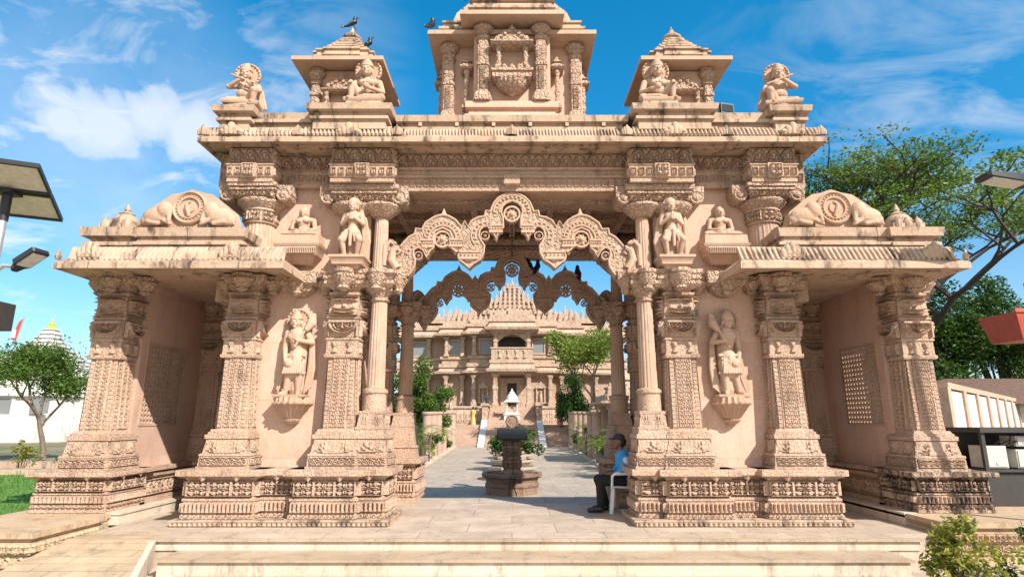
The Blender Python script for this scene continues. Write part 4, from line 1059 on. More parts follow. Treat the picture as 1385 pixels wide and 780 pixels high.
def haloed(mx, loc, s, kind, label, group, rz=0):
    t = E('seated_deity_statue', loc, label, 'statue', group)
    m = MB()
    head(m, (0, -.10, .655), .108, 1)
    capsule(m, (0, -.02, .50), (0, -.05, .60), .055, .05); capsule(m, (-.13, 0, .47), (.13, 0, .47), .072, .072); capsule(m, (0, 0, .45), (0, -.01, .28), .135, .11); ell(m, (0, -.05, .26), (.15, .13, .12)); capsule(m, (0, 0, .2), (0, 0, .1), .14, .18)
    ell(m, (-.06, -.11, .42), (.07, .05, .06)); ell(m, (.06, -.11, .42), (.07, .05, .06))
    if kind == 'ease':
        capsule(m, (.08, -.03, .12), (.28, -.16, .10), .10, .075); capsule(m, (.28, -.16, .10), (.02, -.26, .07), .065, .045); capsule(m, (.02, -.26, .06), (-.08, -.27, .06), .045, .03)
        capsule(m, (-.08, -.05, .14), (-.22, -.20, .32), .10, .072); capsule(m, (-.22, -.20, .32), (-.22, -.20, .05), .065, .04); capsule(m, (-.22, -.20, .04), (-.24, -.31, .03), .04, .03)
        capsule(m, (-.20, 0, .47), (-.28, -.08, .32), .06, .05); capsule(m, (-.28, -.08, .32), (-.23, -.24, .36), .045, .035); hand(m, (-.22, -.26, .35), (0, -.6, -.6), .07)
        capsule(m, (.20, 0, .47), (.27, -.04, .27), .06, .05); capsule(m, (.27, -.04, .27), (.13, -.22, .24), .045, .035); hand(m, (.10, -.24, .24), (-.8, -.3, .3), .07); ell(m, (.04, -.26, .27), (.06, .05, .06))
    else:
        capsule(m, (.08, -.03, .12), (.20, -.22, .28), .10, .075); capsule(m, (.20, -.22, .28), (.18, -.18, .04), .065, .045); capsule(m, (.18, -.18, .03), (.18, -.30, .03), .04, .03)
        capsule(m, (-.08, -.03, .12), (-.24, -.16, .08), .10, .07); capsule(m, (-.24, -.16, .07), (-.02, -.2, .06), .06, .04)
        capsule(m, (-.20, 0, .47), (-.26, -.14, .36), .06, .05); capsule(m, (-.26, -.14, .36), (-.08, -.22, .46), .045, .035); hand(m, (-.05, -.23, .48), (.8, 0, .4), .07)
        capsule(m, (.20, 0, .47), (.26, -.12, .33), .06, .05); capsule(m, (.26, -.12, .33), (.12, -.25, .40), .045, .035); hand(m, (.10, -.26, .42), (-.8, 0, .4), .07)
        capsule(m, (-.20, -.24, .55), (.26, -.28, .38), .018, .018, 8)
        for k in range(4): capsule(m, (.20+.02*k, .05, .40), (.24+.04*k, .04, .06), .035, .03, 8)
    for k in range(6): a = math.pi*k/5; ell(m, (-.085*math.cos(a), -.115-.04*math.sin(a), .50-.09*math.sin(a)), (.018, .018, .018))
    capsule(m, (0, .06, .1), (0, .06, .5), .13, .12)
    place(m, s, mx, loc, rz); organic('body', m, 'statue', t, voxel=.008*s, it=1)
    h = MB(); h.lathey((0, .02, .70), [(.225, -.03), (.235, .03), (.21, .045), (.185, .025), (.02, .025)], 32)
    for k in range(20):
        a = 2*math.pi*k/20; h.lathey((.21*math.cos(a), -.015, .70+.21*math.sin(a)), [(.022, 0), (.018, .02), (.004, .03)], 8)
    place(h, s, mx, loc, rz); O('halo', h, 'statue', t)
    b = MB(); b.stack(0, -.07, [(-.03, .30, .22), (.0, .32, .24), (.03, .32, .24), (.05, .30, .22)]); place(b, s, mx, loc, rz); O('base', b, 'statue', t)
    return t
G1 = 'haloed deity statues on the roof'
haloed(1, (-2.60, 9.62, 7.0), 1.04, 'ease', 'haloed seated stone deity in front of the roof turret topped by crows', G1)
haloed(-1, (2.60, 9.62, 7.0), 1.04, 'ease', 'haloed seated stone deity in front of the roof turret without crows', G1)
haloed(1, (-4.80, 9.66, 6.99), .98, 'flute', 'haloed stone flute player on the roof corner above the left wing, against clouds', G1, rz=.15)
haloed(-1, (4.80, 9.66, 6.99), .98, 'flute', 'haloed stone flute player on the roof corner beside the floodlight on the right', G1, rz=-.15)

# ------------------------------------------------------------------ GROUND, STEPS, PATH (setting)
def sheet(name, x0, x1, y0, y1, z, mat, nx=1, ny=1):
    m = MB(); V = []; F = []
    for j in range(ny+1):
        for i in range(nx+1): V.append((x0+(x1-x0)*i/nx, y0+(y1-y0)*j/ny, z))
    for j in range(ny):
        for i in range(nx): a = j*(nx+1)+i; F.append((a, a+1, a+nx+2, a+nx+1))
    m.add(V, F); return tag(O(name, m, mat, None, None, 0), kind='structure')
GZ = -.36
def pz(y): return -.62+(y-12.85)/28.15*.40           # the garden path climbs gently to the temple
m = MB(); xs = [-600, -9.2, -9, 9, 9.2, 600]; ys = [-60, 12.9, 12.95, 41, 60, 61, 1100]
V = [(x, y, GZ-.01 if (abs(x) > 9.1 or y < 12.92 or y > 60.5) else pz(min(y, 41))-.10) for y in ys for x in xs]
m.add(V, [(j*6+i, j*6+i+1, j*6+i+7, j*6+i+6) for j in range(6) for i in range(5)])
tag(O('ground', m, 'ground', None, None, 0), kind='structure')
sheet('forecourt_pavement', -9, 14, -4, 8.9, GZ+.0, 'slabs')
p = MB(); p.box(-4.86, 5.5, 8.55, 12.85, -.8, 0); p.box(-6.02, -4.86, 8.9, 12.85, -.8, -.001); p.box(5.5, 6.02, 8.9, 12.85, -.8, -.001)
tag(O('platform_floor', p, 'slabs', None, None, 0), kind='structure')
p = MB(); p.box(-4.86, 5.5, 8.528, 8.548, -.145, -.03)
p.box(-4.45, 5.0, 7.99, 8.52, GZ, -.172)
tag(O('steps', p, 'marble', None, None, 0), kind='structure')
p = MB(); p.box(-4.9, 5.54, 8.49, 8.56, -.028, .006); p.box(-4.48, 5.04, 7.95, 8.53, -.17, -.142); p.box(-4.2, 4.75, 7.55, 7.98, GZ, -.335)
tag(O('step_treads', p, 'tread', None, None, 0), kind='structure')
p = MB()                                               # sloping paved ramp beside the steps
p.add([(-6.0, 9.0, .002), (-4.86, 9.0, .002), (-4.86, 8.5, -.004), (-3.9, 6.2, GZ+.004), (-6.0, 6.2, GZ+.004), (-6.0, 8.5, -.004)], [(0, 5, 2, 1), (5, 4, 3, 2)])
p.add([(-4.86, 8.5, -.004), (-3.9, 6.2, GZ+.004), (-4.86, 8.5, GZ)], [(0, 2, 1)])
tag(O('ramp', p, 'ramp', None, None, 0), kind='structure')
p = MB(); p.add([(-4.86, 8.49, .004), (-4.78, 8.49, .004), (-3.82, 6.2, GZ+.012), (-3.90, 6.2, GZ+.012)], [(0, 3, 2, 1)]); p.add([(-4.78, 8.49, .004), (-3.82, 6.2, GZ+.012), (-3.82, 6.2, GZ), (-4.78, 8.49, GZ)], [(0, 1, 2, 3)])
tag(O('ramp_kerb', p, 'marble', None, None, 0), kind='structure')
for sx in (1, -1):
    k = MB(sx); k.box(6.02, 6.28, 9.6, 12.9, 0.0, .178); k.box(6.0, 6.30, 9.58, 12.9, .15, .182)
    tag(O('kerb', k, 'marble' , None, None, 0), kind='structure')
    t = MB(sx); yf = 7.95 if sx < 0 else 8.7
    for (xa, xb, ya, yb) in (((6.10, 9.6, yf+.06, 14.2),) if sx > 0 else ((6.10, 9.6, yf+.06, 9.25), (6.22, 7.62, 9.42, 14.2))): t.ledge(xa, xb, ya, yb, [(GZ, .05), (-.27, .05), (-.26, .02), (-.10, .02), (-.09, .05), (.05, .05), (.06, .02), (.10, .02), (.11, .08), (.175 if ya < 9 else .172, .08)])
    if sx > 0: pass
    t.relief((6.08, yf+.04, -.25), FX, UZ, 3.4, .14, fringe, 20, 1, 10, .03); t.relief((6.05, yf+.01, -.085), FX, UZ, 3.4, .13, rosette, 22, 1, 12, .03)
    t.relief((6.05, 9.2, -.085), (0, -1, 0), UZ, 9.2-yf-.01, .13, rosette, 8, 1, 12, .03); t.relief((6.08, 9.2, -.25), (0, -1, 0), UZ, 9.2-yf, .14, fringe, 8, 1, 10, .03)
    o = O('carved_terrace', t, 'ledge', None, None)
    tag(o, ['', 'low carved stone terrace under the wing with the cable cabinet', 'low carved stone terrace beside the paved ramp and lawn'][sx], 'terrace', 'terraces under the wings')
    fl = MB(sx); fl.box(6.25, 6.4, 8.9, 12.9, .0, .17)
# inlaid floor slabs
p = MB(); p.box(-.62, -.02, 11.2, 11.75, 0, .004); p.box(.02, .62, 11.2, 11.75, 0, .004)
tag(O('floor_inlay', p, 'paver', None, None, 0), kind='structure')
def slope(name, x0, x1, y0, y1, dz, mat, th=0., lab=None):
    m = MB(); m.add([(x0, y0, pz(y0)+dz), (x1, y0, pz(y0)+dz), (x1, y1, pz(y1)+dz), (x0, y1, pz(y1)+dz)]+[(x0, y0, -.9), (x1, y0, -.9), (x1, y1, -.9), (x0, y1, -.9)], [(0, 1, 2, 3), (4, 5, 1, 0), (5, 6, 2, 1), (6, 7, 3, 2), (7, 4, 0, 3)])
    return tag(O(name, m, mat, None, None, 0), kind='structure')
slope('garden_path', -3.75, 3.75, 12.86, 48, 0, 'pathslabs')
for sx in (1, -1):
    a, b = sorted((sx*3.75, sx*3.93)); slope('path_kerb', a, b, 13.6, 46, .09, 'marble')
    a, b = sorted((sx*3.93, sx*8.4)); slope('planting_bed', a, b, 13.4, 46, .05, 'soil')
lawn = sheet('lawn', -30, -7.6, 9.25, 18.5, -.03, 'lawn')
g = MB()
nb = 9000
bx = -7.75-rng.random(nb)**1.3*7; by = 9.4+rng.random(nb)*9; an = rng.random(nb)*6.28; hh = .04+.05*rng.random(nb)
V = np.zeros((nb, 3, 3)); wv = .008
V[:, 0] = np.stack([bx-wv*np.cos(an), by-wv*np.sin(an), bx*0-.03], 1); V[:, 1] = np.stack([bx+wv*np.cos(an), by+wv*np.sin(an), bx*0-.03], 1)
V[:, 2] = np.stack([bx+rng.normal(0, .02, nb), by+rng.normal(0, .02, nb), -.03+hh], 1)
g.add(V.reshape(-1, 3), np.arange(nb*3).reshape(-1, 3).tolist())
tag(O('grass', g, M['leaf'], None, None, 0), 'short green lawn grass beside the terrace', 'grass', kind='stuff')
k = MB(); k.box(-30, -8, 18.5, 18.9, GZ, .12); k.box(-30, -9.2, 22, 22.3, GZ, .1)
tag(O('lawn_kerb', k, 'weather', None, None, 0), kind='structure')
sheet('side_road', -60, -8, 24, 29, GZ+.03, 'paver')

# ------------------------------------------------------------------ FOLIAGE
def leaves(centers, radii, n, size, seed, flat=1., aspect=.5, up=.3):
    r = np.random.default_rng(seed)
    centers = np.array(centers); k = len(centers)
    idx = r.integers(0, k, n)
    d = r.normal(0, 1, (n, 3)); d /= np.linalg.norm(d, axis=1)[:, None]
    rad = np.array(radii)[idx][:, None]*(r.random((n, 1))**.45)
    P = centers[idx]+d*rad*np.array([1, 1, flat])
    a = r.normal(0, 1, (n, 3)); a[:, 2] *= .6; a /= np.linalg.norm(a, axis=1)[:, None]
    nrm = r.normal(0, 1, (n, 3)); nrm[:, 2] += up*3; b = np.cross(nrm, a); b /= np.linalg.norm(b, axis=1)[:, None]+1e-9
    s = size*(.6+.8*r.random((n, 1)))
    V = np.stack([P-a*s*.5, P+b*s*aspect*.5, P+a*s*.5, P-b*s*aspect*.5], 1).reshape(-1, 3)
    m = MB(); m.add(V, np.arange(n*4).reshape(-1, 4).tolist()); return m

def branches(base, h, spread, seed, levels=3, r0=.15, lean=(0, 0), fork=.4, droop=0., nb=(3, 4), upb=.5, flat=False):
    r = random.Random(seed); m = MB(); tips = []
    def grow(p, d, L, rad, lev):
        pts = [p]; n = 4; q = Vector(p); dd = Vector(d)
        for i in range(n):
            dd = (dd+Vector((r.gauss(0, .13), r.gauss(0, .13), r.gauss(0, .08)))).normalized(); q = q+dd*L/n; pts.append(q.copy())
        m.tube(pts, [rad*(1-.45*i/n) for i in range(n+1)], 7 if lev == levels else 5)
        if lev == 0: tips.append(pts[-1]); tips.append(pts[2]); return
        k = r.randint(*nb)
        for i in range(k):
            a = 2*math.pi*(i+r.random()*.6)/k
            sp = spread*(.7+.5*r.random())
            nd = Vector((math.cos(a)*sp, math.sin(a)*sp, upb+r.random()*.4 if not flat else upb*(.4+.8*r.random()))).normalized()
            nd = (nd+dd*.55).normalized()
            st = pts[-1] if i else pts[-1]
            grow(st if r.random() < .7 else pts[-2], nd, L*(.62+.2*r.random()), rad*.56, lev-1)
    grow(Vector(base), Vector((lean[0], lean[1], 1)).normalized(), h*fork, r0, levels)
    return m, tips

def tree(loc, h, spread, seed, label, group=None, mat='leaf', bark='bark', nleaf=9000, size=.16, cr=.7, levels=3, r0=.14, fork=.4, flat=1., lean=(0, 0), upb=.5, name='tree', flatb=False, nb=(3, 4), dead=0):
    t = E(name, loc, label, 'tree', group)
    m, tips = branches(loc, h, spread, seed, levels, r0, lean, fork, upb=upb, flat=flatb, nb=nb)
    if dead:
        r = random.Random(seed+5)
        for i in range(dead):
            p = r.choice(tips); q = Vector(p)
            for j in range(3):
                e = q+Vector((r.gauss(0, .5), r.gauss(0, .5), .5+r.random()*.7)); m.tube([q, (q+e)/2+Vector((r.gauss(0, .08), r.gauss(0, .08), 0)), e], [.035, .025, .012], 4)
                if r.random() < .6: q = (q+e)/2
    O('trunk', m, bark, t)
    c = [tuple(x) for x in tips]; rr = [cr*(.6+.7*random.Random(seed+i).random()) for i in range(len(c))]
    O('crown', leaves(c, rr, nleaf, size, seed, flat), mat, t, None, 0)
    return t

def bush(loc, r, h, seed, label, group=None, mat='leaf', n=2500, size=.09, name='shrub', cat='shrub', stems=5):
    t = E(name, loc, label, cat, group); rd = random.Random(seed); m = MB(); c = []; rr = []
    for i in range(stems):
        a = rd.random()*6.28; e = Vector((loc[0]+math.cos(a)*r*.6*rd.random(), loc[1]+math.sin(a)*r*.6*rd.random(), loc[2]+h*(.5+.35*rd.random())))
        m.tube([loc, (Vector(loc)+e)/2+Vector((rd.gauss(0, .04), rd.gauss(0, .04), .05)), e], [.02*h+.004, .014*h+.003, .004], 5)
        for j in range(3): c.append((e[0]+rd.gauss(0, r*.25), e[1]+rd.gauss(0, r*.25), e[2]+rd.gauss(0, h*.16))); rr.append(r*(.25+.2*rd.random()))
    O('stem', m, 'bark', t); O('foliage', leaves(c, rr, n, size, seed, .9), mat, t, None, 0)
    return t

def palm(loc, h, seed, label, group, nf=11, L=.9):
    t = E('young_palm', loc, label, 'palm', group); rd = random.Random(seed); m = MB(); f = MB()
    top = Vector(loc)+Vector((rd.gauss(0, .04), rd.gauss(0, .04), h)); m.tube([loc, top], [.05, .035], 7)
    for i in range(nf):
        a = 6.28*i/nf+rd.random()*.4; el = .4+rd.random()*.7; d = Vector((math.cos(a), math.sin(a), 0)); P = []
        for k in range(7):
            s = k/6*L; P.append(top+d*s*math.cos(el*.6)+Vector((0, 0, s*math.sin(el)*1.1-s*s*.75/L)))
        f.tube(P, [.012*(1-k/8) for k in range(7)], 4)
        side = d.cross(Vector((0, 0, 1)))
        for k in range(1, 7):
            for s2 in (-1, 1):
                for u in (0, .5):
                    b = P[k-1].lerp(P[k], u); e = b+side*s2*.28*L*(1-abs(k-3)/7)+d*.14*L+Vector((0, 0, -.05))
                    w = d*.018
                    f.add([tuple(b-w), tuple(b+w), tuple(e)], [(0, 1, 2)])
    O('trunk', m, 'bark', t); O('fronds', f, 'leaflight', t, None, 0)
    return t

# ------------------------------------------------------------------ THE TEMPLE BEHIND
tm = E('temple', (0, 54, -.2), 'two storey stone temple with stepped spire at the end of the path', 'temple')
YF = 53.4
w = MB()
w.box(-3.6, 3.6, YF, 70, -.3, 9.3); w.box(-6.2, 6.2, YF+1.0, 70, -.3, 9.3); w.box(-10.5, 10.5, YF+2.4, 72, -.3, 9.3)
O('wall', w, 'temple_plain', tm)
def tband(m, x, y, prof):                              # moulded courses following the stepped front
    for hx, yy in ((3.6, YF), (6.2, YF+1.0), (10.5, YF+2.4)):
        m.rings([[(-hx-o, yy-o, z), (hx+o, yy-o, z), (hx+o, yy+6, z), (-hx-o, yy+6, z)] for z, o in prof])
m = MB(); tband(m, 0, 0, [(-.3, .5), (1.2, .5), (1.25, .3), (1.8, .3), (1.85, .45), (2.3, .45), (2.35, .2), (2.75, .25), (2.8, .1)])
O('plinth', m, 'temple', tm)
m = MB(); tband(m, 0, 0, [(5.35, .05), (5.6, .3), (5.62, .75), (5.8, .8), (5.85, .55), (6.15, .3), (6.2, .45), (6.5, .45), (6.55, .2), (6.9, .2), (6.95, .35), (7.2, .35), (7.22, .1)])
O('balcony', m, 'temple', tm)
m = MB(); tband(m, 0, 0, [(8.9, .1), (9.05, .3), (9.08, .85), (9.3, .9), (9.35, .6), (9.75, .3), (9.8, .5), (10.05, .5), (10.1, .2), (10.5, .2)])
O('eave', m, 'temple', tm)
p = MB()                                               # porch: floor, balcony front and upper eave
p.ledge(-1.75, 1.75, 51.3, 54, [(5.45, 0), (5.6, .15), (5.62, .45), (5.85, .5), (5.9, .25), (6.3, .1), (6.35, .2), (6.6, .2), (6.65, .05), (7.55, .05), (7.6, .12), (7.72, .12)])
p.relief((-1.45, 51.24, 6.75), FX, UZ, 2.9, .75, hang, 4, 1, 12, .1)
O('porch_balcony', p, 'temple', tm); p = MB()
p.ledge(-1.75, 1.75, 51.3, 54, [(9.0, 0), (9.2, .2), (9.22, .6), (9.45, .66), (9.5, .4), (9.9, .15), (9.95, .3), (10.2, .3), (10.25, .05), (10.6, .05)])
q_ = MB(); q_.box(-2.0, 2.0, 51.0, 54, -.3, 2.6); O('porch_floor', q_, 'temple_plain', tm)
O('porch', p, 'temple', tm)
def tcol(x, y, z0, z1, r):
    h = z1-z0; c = MB()
    c.stack(x, y, [(z0, r*1.6), (z0+.12*h, r*1.5), (z0+.13*h, r*1.1), (z0+.5*h, r), (z0+.52*h, r*1.25), (z0+.6*h, r*1.25), (z0+.62*h, r), (z0+.84*h, r*.95), (z0+.88*h, r*1.3), (z0+.95*h, r*1.8), (z1, r*1.9)], RP)
    O('column', c, 'temple', tm)
for s in (-1, 1):
    tcol(s*1.45, 51.55, 2.6, 5.5, .20); tcol(s*1.45, 51.55, 7.2, 9.1, .17)
    for x, y in ((3.4, YF-.25), (4.5, YF+.75), (6.0, YF+.75), (7.8, YF+2.15), (9.8, YF+2.15)):
        tcol(s*x, y, 2.75, 5.5, .17); tcol(s*x, y, 7.2, 9.0, .16)
for x, y, ww in ((2.4, YF, .5), (5.25, YF+1.0, .45), (8.7, YF+2.4, .6)):
    for s in (-1, 1):
        f = MB(); f.box(s*x-ww-.12, s*x+ww+.12, y-.16, y-.002, 7.3, 7.42); f.box(s*x-ww-.18, s*x+ww+.18, y-.22, y-.002, 8.62, 8.78)
        for q in (-1, 1): f.box(s*x+q*(ww+.05)-.06, s*x+q*(ww+.05)+.06, y-.14, y-.002, 7.42, 8.62)
        wi = O('window', f, 'temple', tm)
        g = MB(); g.box(s*x-ww, s*x+ww, y-.04, y-.003, 7.42, 8.62); O('pane', g, 'glass', wi)
for s in (-1, 1):                                      # statue niches beside the door
    f = MB(); x = s*2.55; f.box(x-.42, x-.3, YF-.2, YF-.002, 3.1, 4.3); f.box(x+.3, x+.42, YF-.2, YF-.002, 3.1, 4.3); f.box(x-.48, x+.48, YF-.28, YF-.002, 2.95, 3.1)
    f.prism([(x-.5, 4.3), (x+.5, 4.3), (x+.4, 4.5), (x+.2, 4.62), (x, 4.95), (x-.2, 4.62), (x-.4, 4.5)], YF-.25, YF-.002)
    ell(f, (x, YF-.12, 3.95), (.1, .1, .13)); capsule(f, (x, YF-.1, 3.2), (x, YF-.1, 3.75), .16, .13)
    O('niche', f, 'temple', tm)
f = MB(); f.box(-1.0, -.42, YF-.25, YF-.002, 2.6, 5.0); f.box(.42, 1.0, YF-.25, YF-.002, 2.6, 5.0); f.box(-1.1, 1.1, YF-.3, YF-.002, 4.75, 5.2)
O('door_frame', f, 'temple', tm)
f = MB(); f.box(-.42, .42, YF-.06, YF-.003, 2.6, 4.75); dr = O('door', f, 'door', tm)
f = MB()
for i in range(5): f.box(-.36+i*.18-.012, -.36+i*.18+.012, YF-.10, YF-.062, 2.6, 4.7)
for z in (3.2, 3.9): f.box(-.42, .42, YF-.09, YF-.062, z, z+.05)
O('grille', f, 'black', dr)
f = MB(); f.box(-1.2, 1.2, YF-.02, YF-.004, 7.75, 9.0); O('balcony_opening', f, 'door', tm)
f = MB(); f.prism([(-1.35, 8.25), (-1.25, 8.25), (-.6, 8.72), (0, 8.92), (.6, 8.72), (1.25, 8.25), (1.35, 8.25), (1.35, 9.1), (-1.35, 9.1)], 51.5, 51.7); O('porch_arch', f, 'temple', tm)
# roof: rows of small spires and the big stepped spire
def spirelet(m, x, y, z, r, h): m.lathe(x, y, [(r, z), (r*1.05, z+.25*h), (r*.8, z+.5*h), (r*.85, z+.55*h), (r*.45, z+.75*h), (r*.5, z+.8*h), (r*.12, z+.93*h), (.01, z+h)], 8, .12, 4)
m = MB(); rd = random.Random(3)
for hx, yy, n in ((3.6, YF, 15), (6.2, YF+1.0, 25), (10.5, YF+2.4, 42)):
    for row in range(3):
        for i in range(n):
            x = -hx+2*hx*(i+.5)/n
            if row: x += .1
            big = 1+.5*((i+row) % 3 == 0)
            spirelet(m, x, yy+.1+row*.55, 10.35+row*.38, .21, (.62+.15*rd.random())*big)
m.box(-8, 8, YF+2.2, 70, 10.3, 11.0); m.box(-5, 5, YF+1.2, 68, 10.3, 11.2)
O('roof_spires', m, 'temple', tm)
m = MB()
zz = 10.5; hw = 2.3; yc = 56.9
prof = []
steps = [(10.3, 3.35), (11.0, 3.0), (11.65, 2.45), (12.2, 1.95), (12.7, 1.5), (13.15, 1.08), (13.6, .72), (14.0, .42), (14.45, .2)]
for (z0, h0), (z1, h1) in zip(steps[:-1], steps[1:]):
    dz = z1-z0
    prof += [(z0, h0), (z0+.35*dz, h0), (z0+.38*dz, h0+.1), (z0+.5*dz, h0+.1), (z0+.53*dz, h0-.04), (z0+.8*dz, h1+.1), (z0+.82*dz, h1+.16), (z0+.92*dz, h1+.16), (z0+.95*dz, h1)]
m.stack(0, yc, prof, RP)
for z0, h0 in steps[:-1]:
    n = max(3, int(h0*2/.42))
    for i in range(n+1):
        x = -h0+2*h0*i/n
        spirelet(m, x, yc-h0-.05, z0+.05, .17, .6)
        for s in (-1, 1): spirelet(m, s*(h0+.05), yc+x, z0+.05, .14, .55)
m.box(-1.6, 1.6, 53.3, 54.6, 10.3, 11.3); m.box(-.35, .35, 53.1, 53.3, 10.5, 11.5)
m.lathe(0, yc, [(.25, 14.4), (.28, 14.5), (.16, 14.6), (.2, 14.72), (.08, 14.9), (.01, 15.2)], 12)
O('spire', m, 'temple', tm)
m = MB()                                               # broad stepped shoulders behind the spire
for s in (-1, 1):
    for k in range(7):
        x = s*(1.9+k*.45); z = 12.5-k*.33
        spirelet(m, x, 55.4, z-1.3, .34, 1.3); spirelet(m, x+.2*s, 54.6, z-1.6, .28, 1.1)
    m.prism([(s*1.2, 10.4), (s*1.2, 12.9), (s*4.9, 10.9), (s*4.9, 10.4)], 55.2, 60)
O('roof_shoulder', m, 'temple', tm)

# stairs to the temple
st = MB(); n = 16
for i in range(n): st.box(-1.85, 1.85, 41+i*.62, 51.3, -.2+i*.175, -.2+(i+1)*.175)
for s in (-1, 1):
    for i in range(8): st.box(min(s*2.35, s*4.4), max(s*2.35, s*4.4), 41.5+i*.6, 52, -.2+i*.175, -.2+(i+1)*.175)
tag(O('temple_stairs', st, 'temple_plain', None, None, 0), kind='structure')
r_ = MB()
for s in (-1, 1):
    a, b = (s*1.87, s*2.33) if s > 0 else (s*2.33, s*1.87)
    r_.add([(a, 40.9, -.15), (b, 40.9, -.15), (b, 46.2, 1.55), (a, 46.2, 1.55), (a, 40.9, -.3), (b, 40.9, -.3), (b, 46.2, -.3), (a, 46.2, -.3)], [(0, 1, 2, 3), (4, 5, 1, 0), (5, 6, 2, 1), (7, 4, 0, 3), (6, 7, 3, 2)])
tag(O('stair_ramps', r_, 'white', None, None, 0), kind='structure')
for s in (-1, 1):
    b = MB(); b.ledge(min(s*1.9, s*2.3), max(s*1.9, s*2.3), 46.3, 51.2, [(1.0, 0), (2.6, 0), (2.62, .1), (2.8, .1)]); b.ledge(min(s*2.4, s*7.2), max(s*2.4, s*7.2), 50.8, 51.4, [(1.0, 0), (2.5, 0), (2.52, .1), (2.7, .1)])
    b.relief((min(s*2.4, s*7.2), 50.79, 1.3), FX, UZ, 4.8, 1.0, rosette, 6, 1, 12, .06)
    tag(O('stair_parapet', b, 'temple'), 'carved parapet beside the temple stairs ' + ('under the big light green tree' if s > 0 else 'behind the people on the steps'), 'parapet', 'parapets of the temple stairs')
    for k, (x, y, z) in enumerate(((4.6, 41.3, -.2), (4.6, 43.9, .6), (4.7, 46.2, 1.2))):
        b = MB(); x *= s
        b.stack(x, y, [(z, .32), (z+.15, .32), (z+.17, .26), (z+.8, .25), (z+.82, .34), (z+.95, .34)])
        ell(b, (x, y, z+1.25), (.2, .3, .2)); capsule(b, (x, y-.1, z+.95), (x, y-.05, z+1.35), .14, .12); ell(b, (x, y-.22, z+1.48), (.14, .16, .15)); capsule(b, (x, y-.35, z+1.45), (x, y-.40, z+1.1), .05, .03)
        tag(O('stair_pedestal', b, 'temple'), ['carved elephant pedestal at the foot of the side steps', 'carved elephant pedestal half way up the side steps', 'carved elephant pedestal at the top of the side steps'][k]+(', light tree side' if s > 0 else ', dark shrub side'), 'pedestal', 'elephant pedestals')
sh = E('small_shrine', (0, 47.5, 1.6), 'little white domed shrine in front of the temple door', 'shrine')
b = MB(); b.stack(0, 47.4, [(1.3, .62), (1.9, .62), (1.92, .68), (2.0, .68), (2.02, .55), (2.15, .55)]); O('base', b, 'white', sh)
for dx, dy in ((-1, -1), (1, -1), (1, 1), (-1, 1)):
    b = MB(); b.lathe(dx*.4, 47.4+dy*.4, [(.08, 2.15), (.06, 2.3), (.055, 2.85), (.09, 2.92)], 10); O('column', b, 'white', sh)
b = MB(); b.stack(0, 47.4, [(2.9, .5), (2.92, .62), (3.0, .62), (3.02, .5), (3.1, .48)]); b.lathe(0, 47.4, [(.48, 3.1), (.46, 3.25), (.32, 3.5), (.22, 3.6), (.25, 3.64), (.08, 3.78), (.09, 3.84), (.01, 4.0)], 16); O('dome', b, 'white', sh)
b = MB(); b.stack(0, 47.4, [(2.15, .18), (2.4, .16), (2.42, .1), (2.7, .06)]); O('idol', b, 'temple_plain', sh)

# white temple far left
wt = E('white_temple', (-50, 62, 0), 'white stepped temple beyond the lawn with a flag on its roof', 'temple')
m = MB(); X, Y = -49.2, 62
m.stack(X, Y, [(-.6, 9.5), (1.2, 9.5), (1.25, 9.1), (2.0, 9.1), (2.05, 8.6), (3.6, 8.6), (3.65, 9.0), (3.9, 9.0), (3.95, 7.5), (5.6, 7.4), (5.65, 7.9), (5.9, 7.9)], RP); O('wall', m, 'white', wt)
m = MB(); pr = []; z, h = 5.9, 6.6
for i in range(11): pr += [(z, h-.15), (z+.30, h-.15), (z+.31, h), (z+.42, h), (z+.44, h-.3)]; z += .46; h *= .80
m.stack(X+.5, Y, pr, RP); 
for k in range(9): spirelet(m, X-6+k*1.5, Y-7.2, 5.8, .5, 1.7)
O('roof', m, 'white', wt)
m = MB(); m.lathe(X+.5, Y, [(.4, z), (.42, z+.15), (.22, z+.3), (.26, z+.45), (.08, z+.7), (.02, z+1.1)], 10); O('finial', m, 'yellow', wt)
for i in range(5): m = MB(); m.box(X-7+i*3.4, X-5.4+i*3.4, Y-8.66, Y-8.6, 2.1, 3.4); O('window', m, 'glass', wt)
fl = E('flag', (-48.0, 57, 7), 'tall saffron and white pennant on a pole before the white temple', 'flag')
m = MB(); m.tube([(-48.6, 57, 5.5), (-47.6, 57, 11.4)], .05, 6); O('pole', m, 'steel', fl)
m = MB(); m.add([(-47.62, 57, 11.3), (-48.15, 57.1, 10.9), (-48.6, 57, 9.2), (-48.05, 57, 9.0)], [(0, 1, 2, 3)]); m.add([(-47.62, 57.03, 11.3), (-48.15, 57.13, 10.9), (-48.6, 57.03, 9.2), (-48.05, 57.03, 9.0)], [(3, 2, 1, 0)]); O('cloth', m, 'flagred', fl)
m = MB(); m.box(-48.5, -48.16, 56.9, 56.98, 9.3, 10.1); O('stripe', m, 'flagwhite', fl)

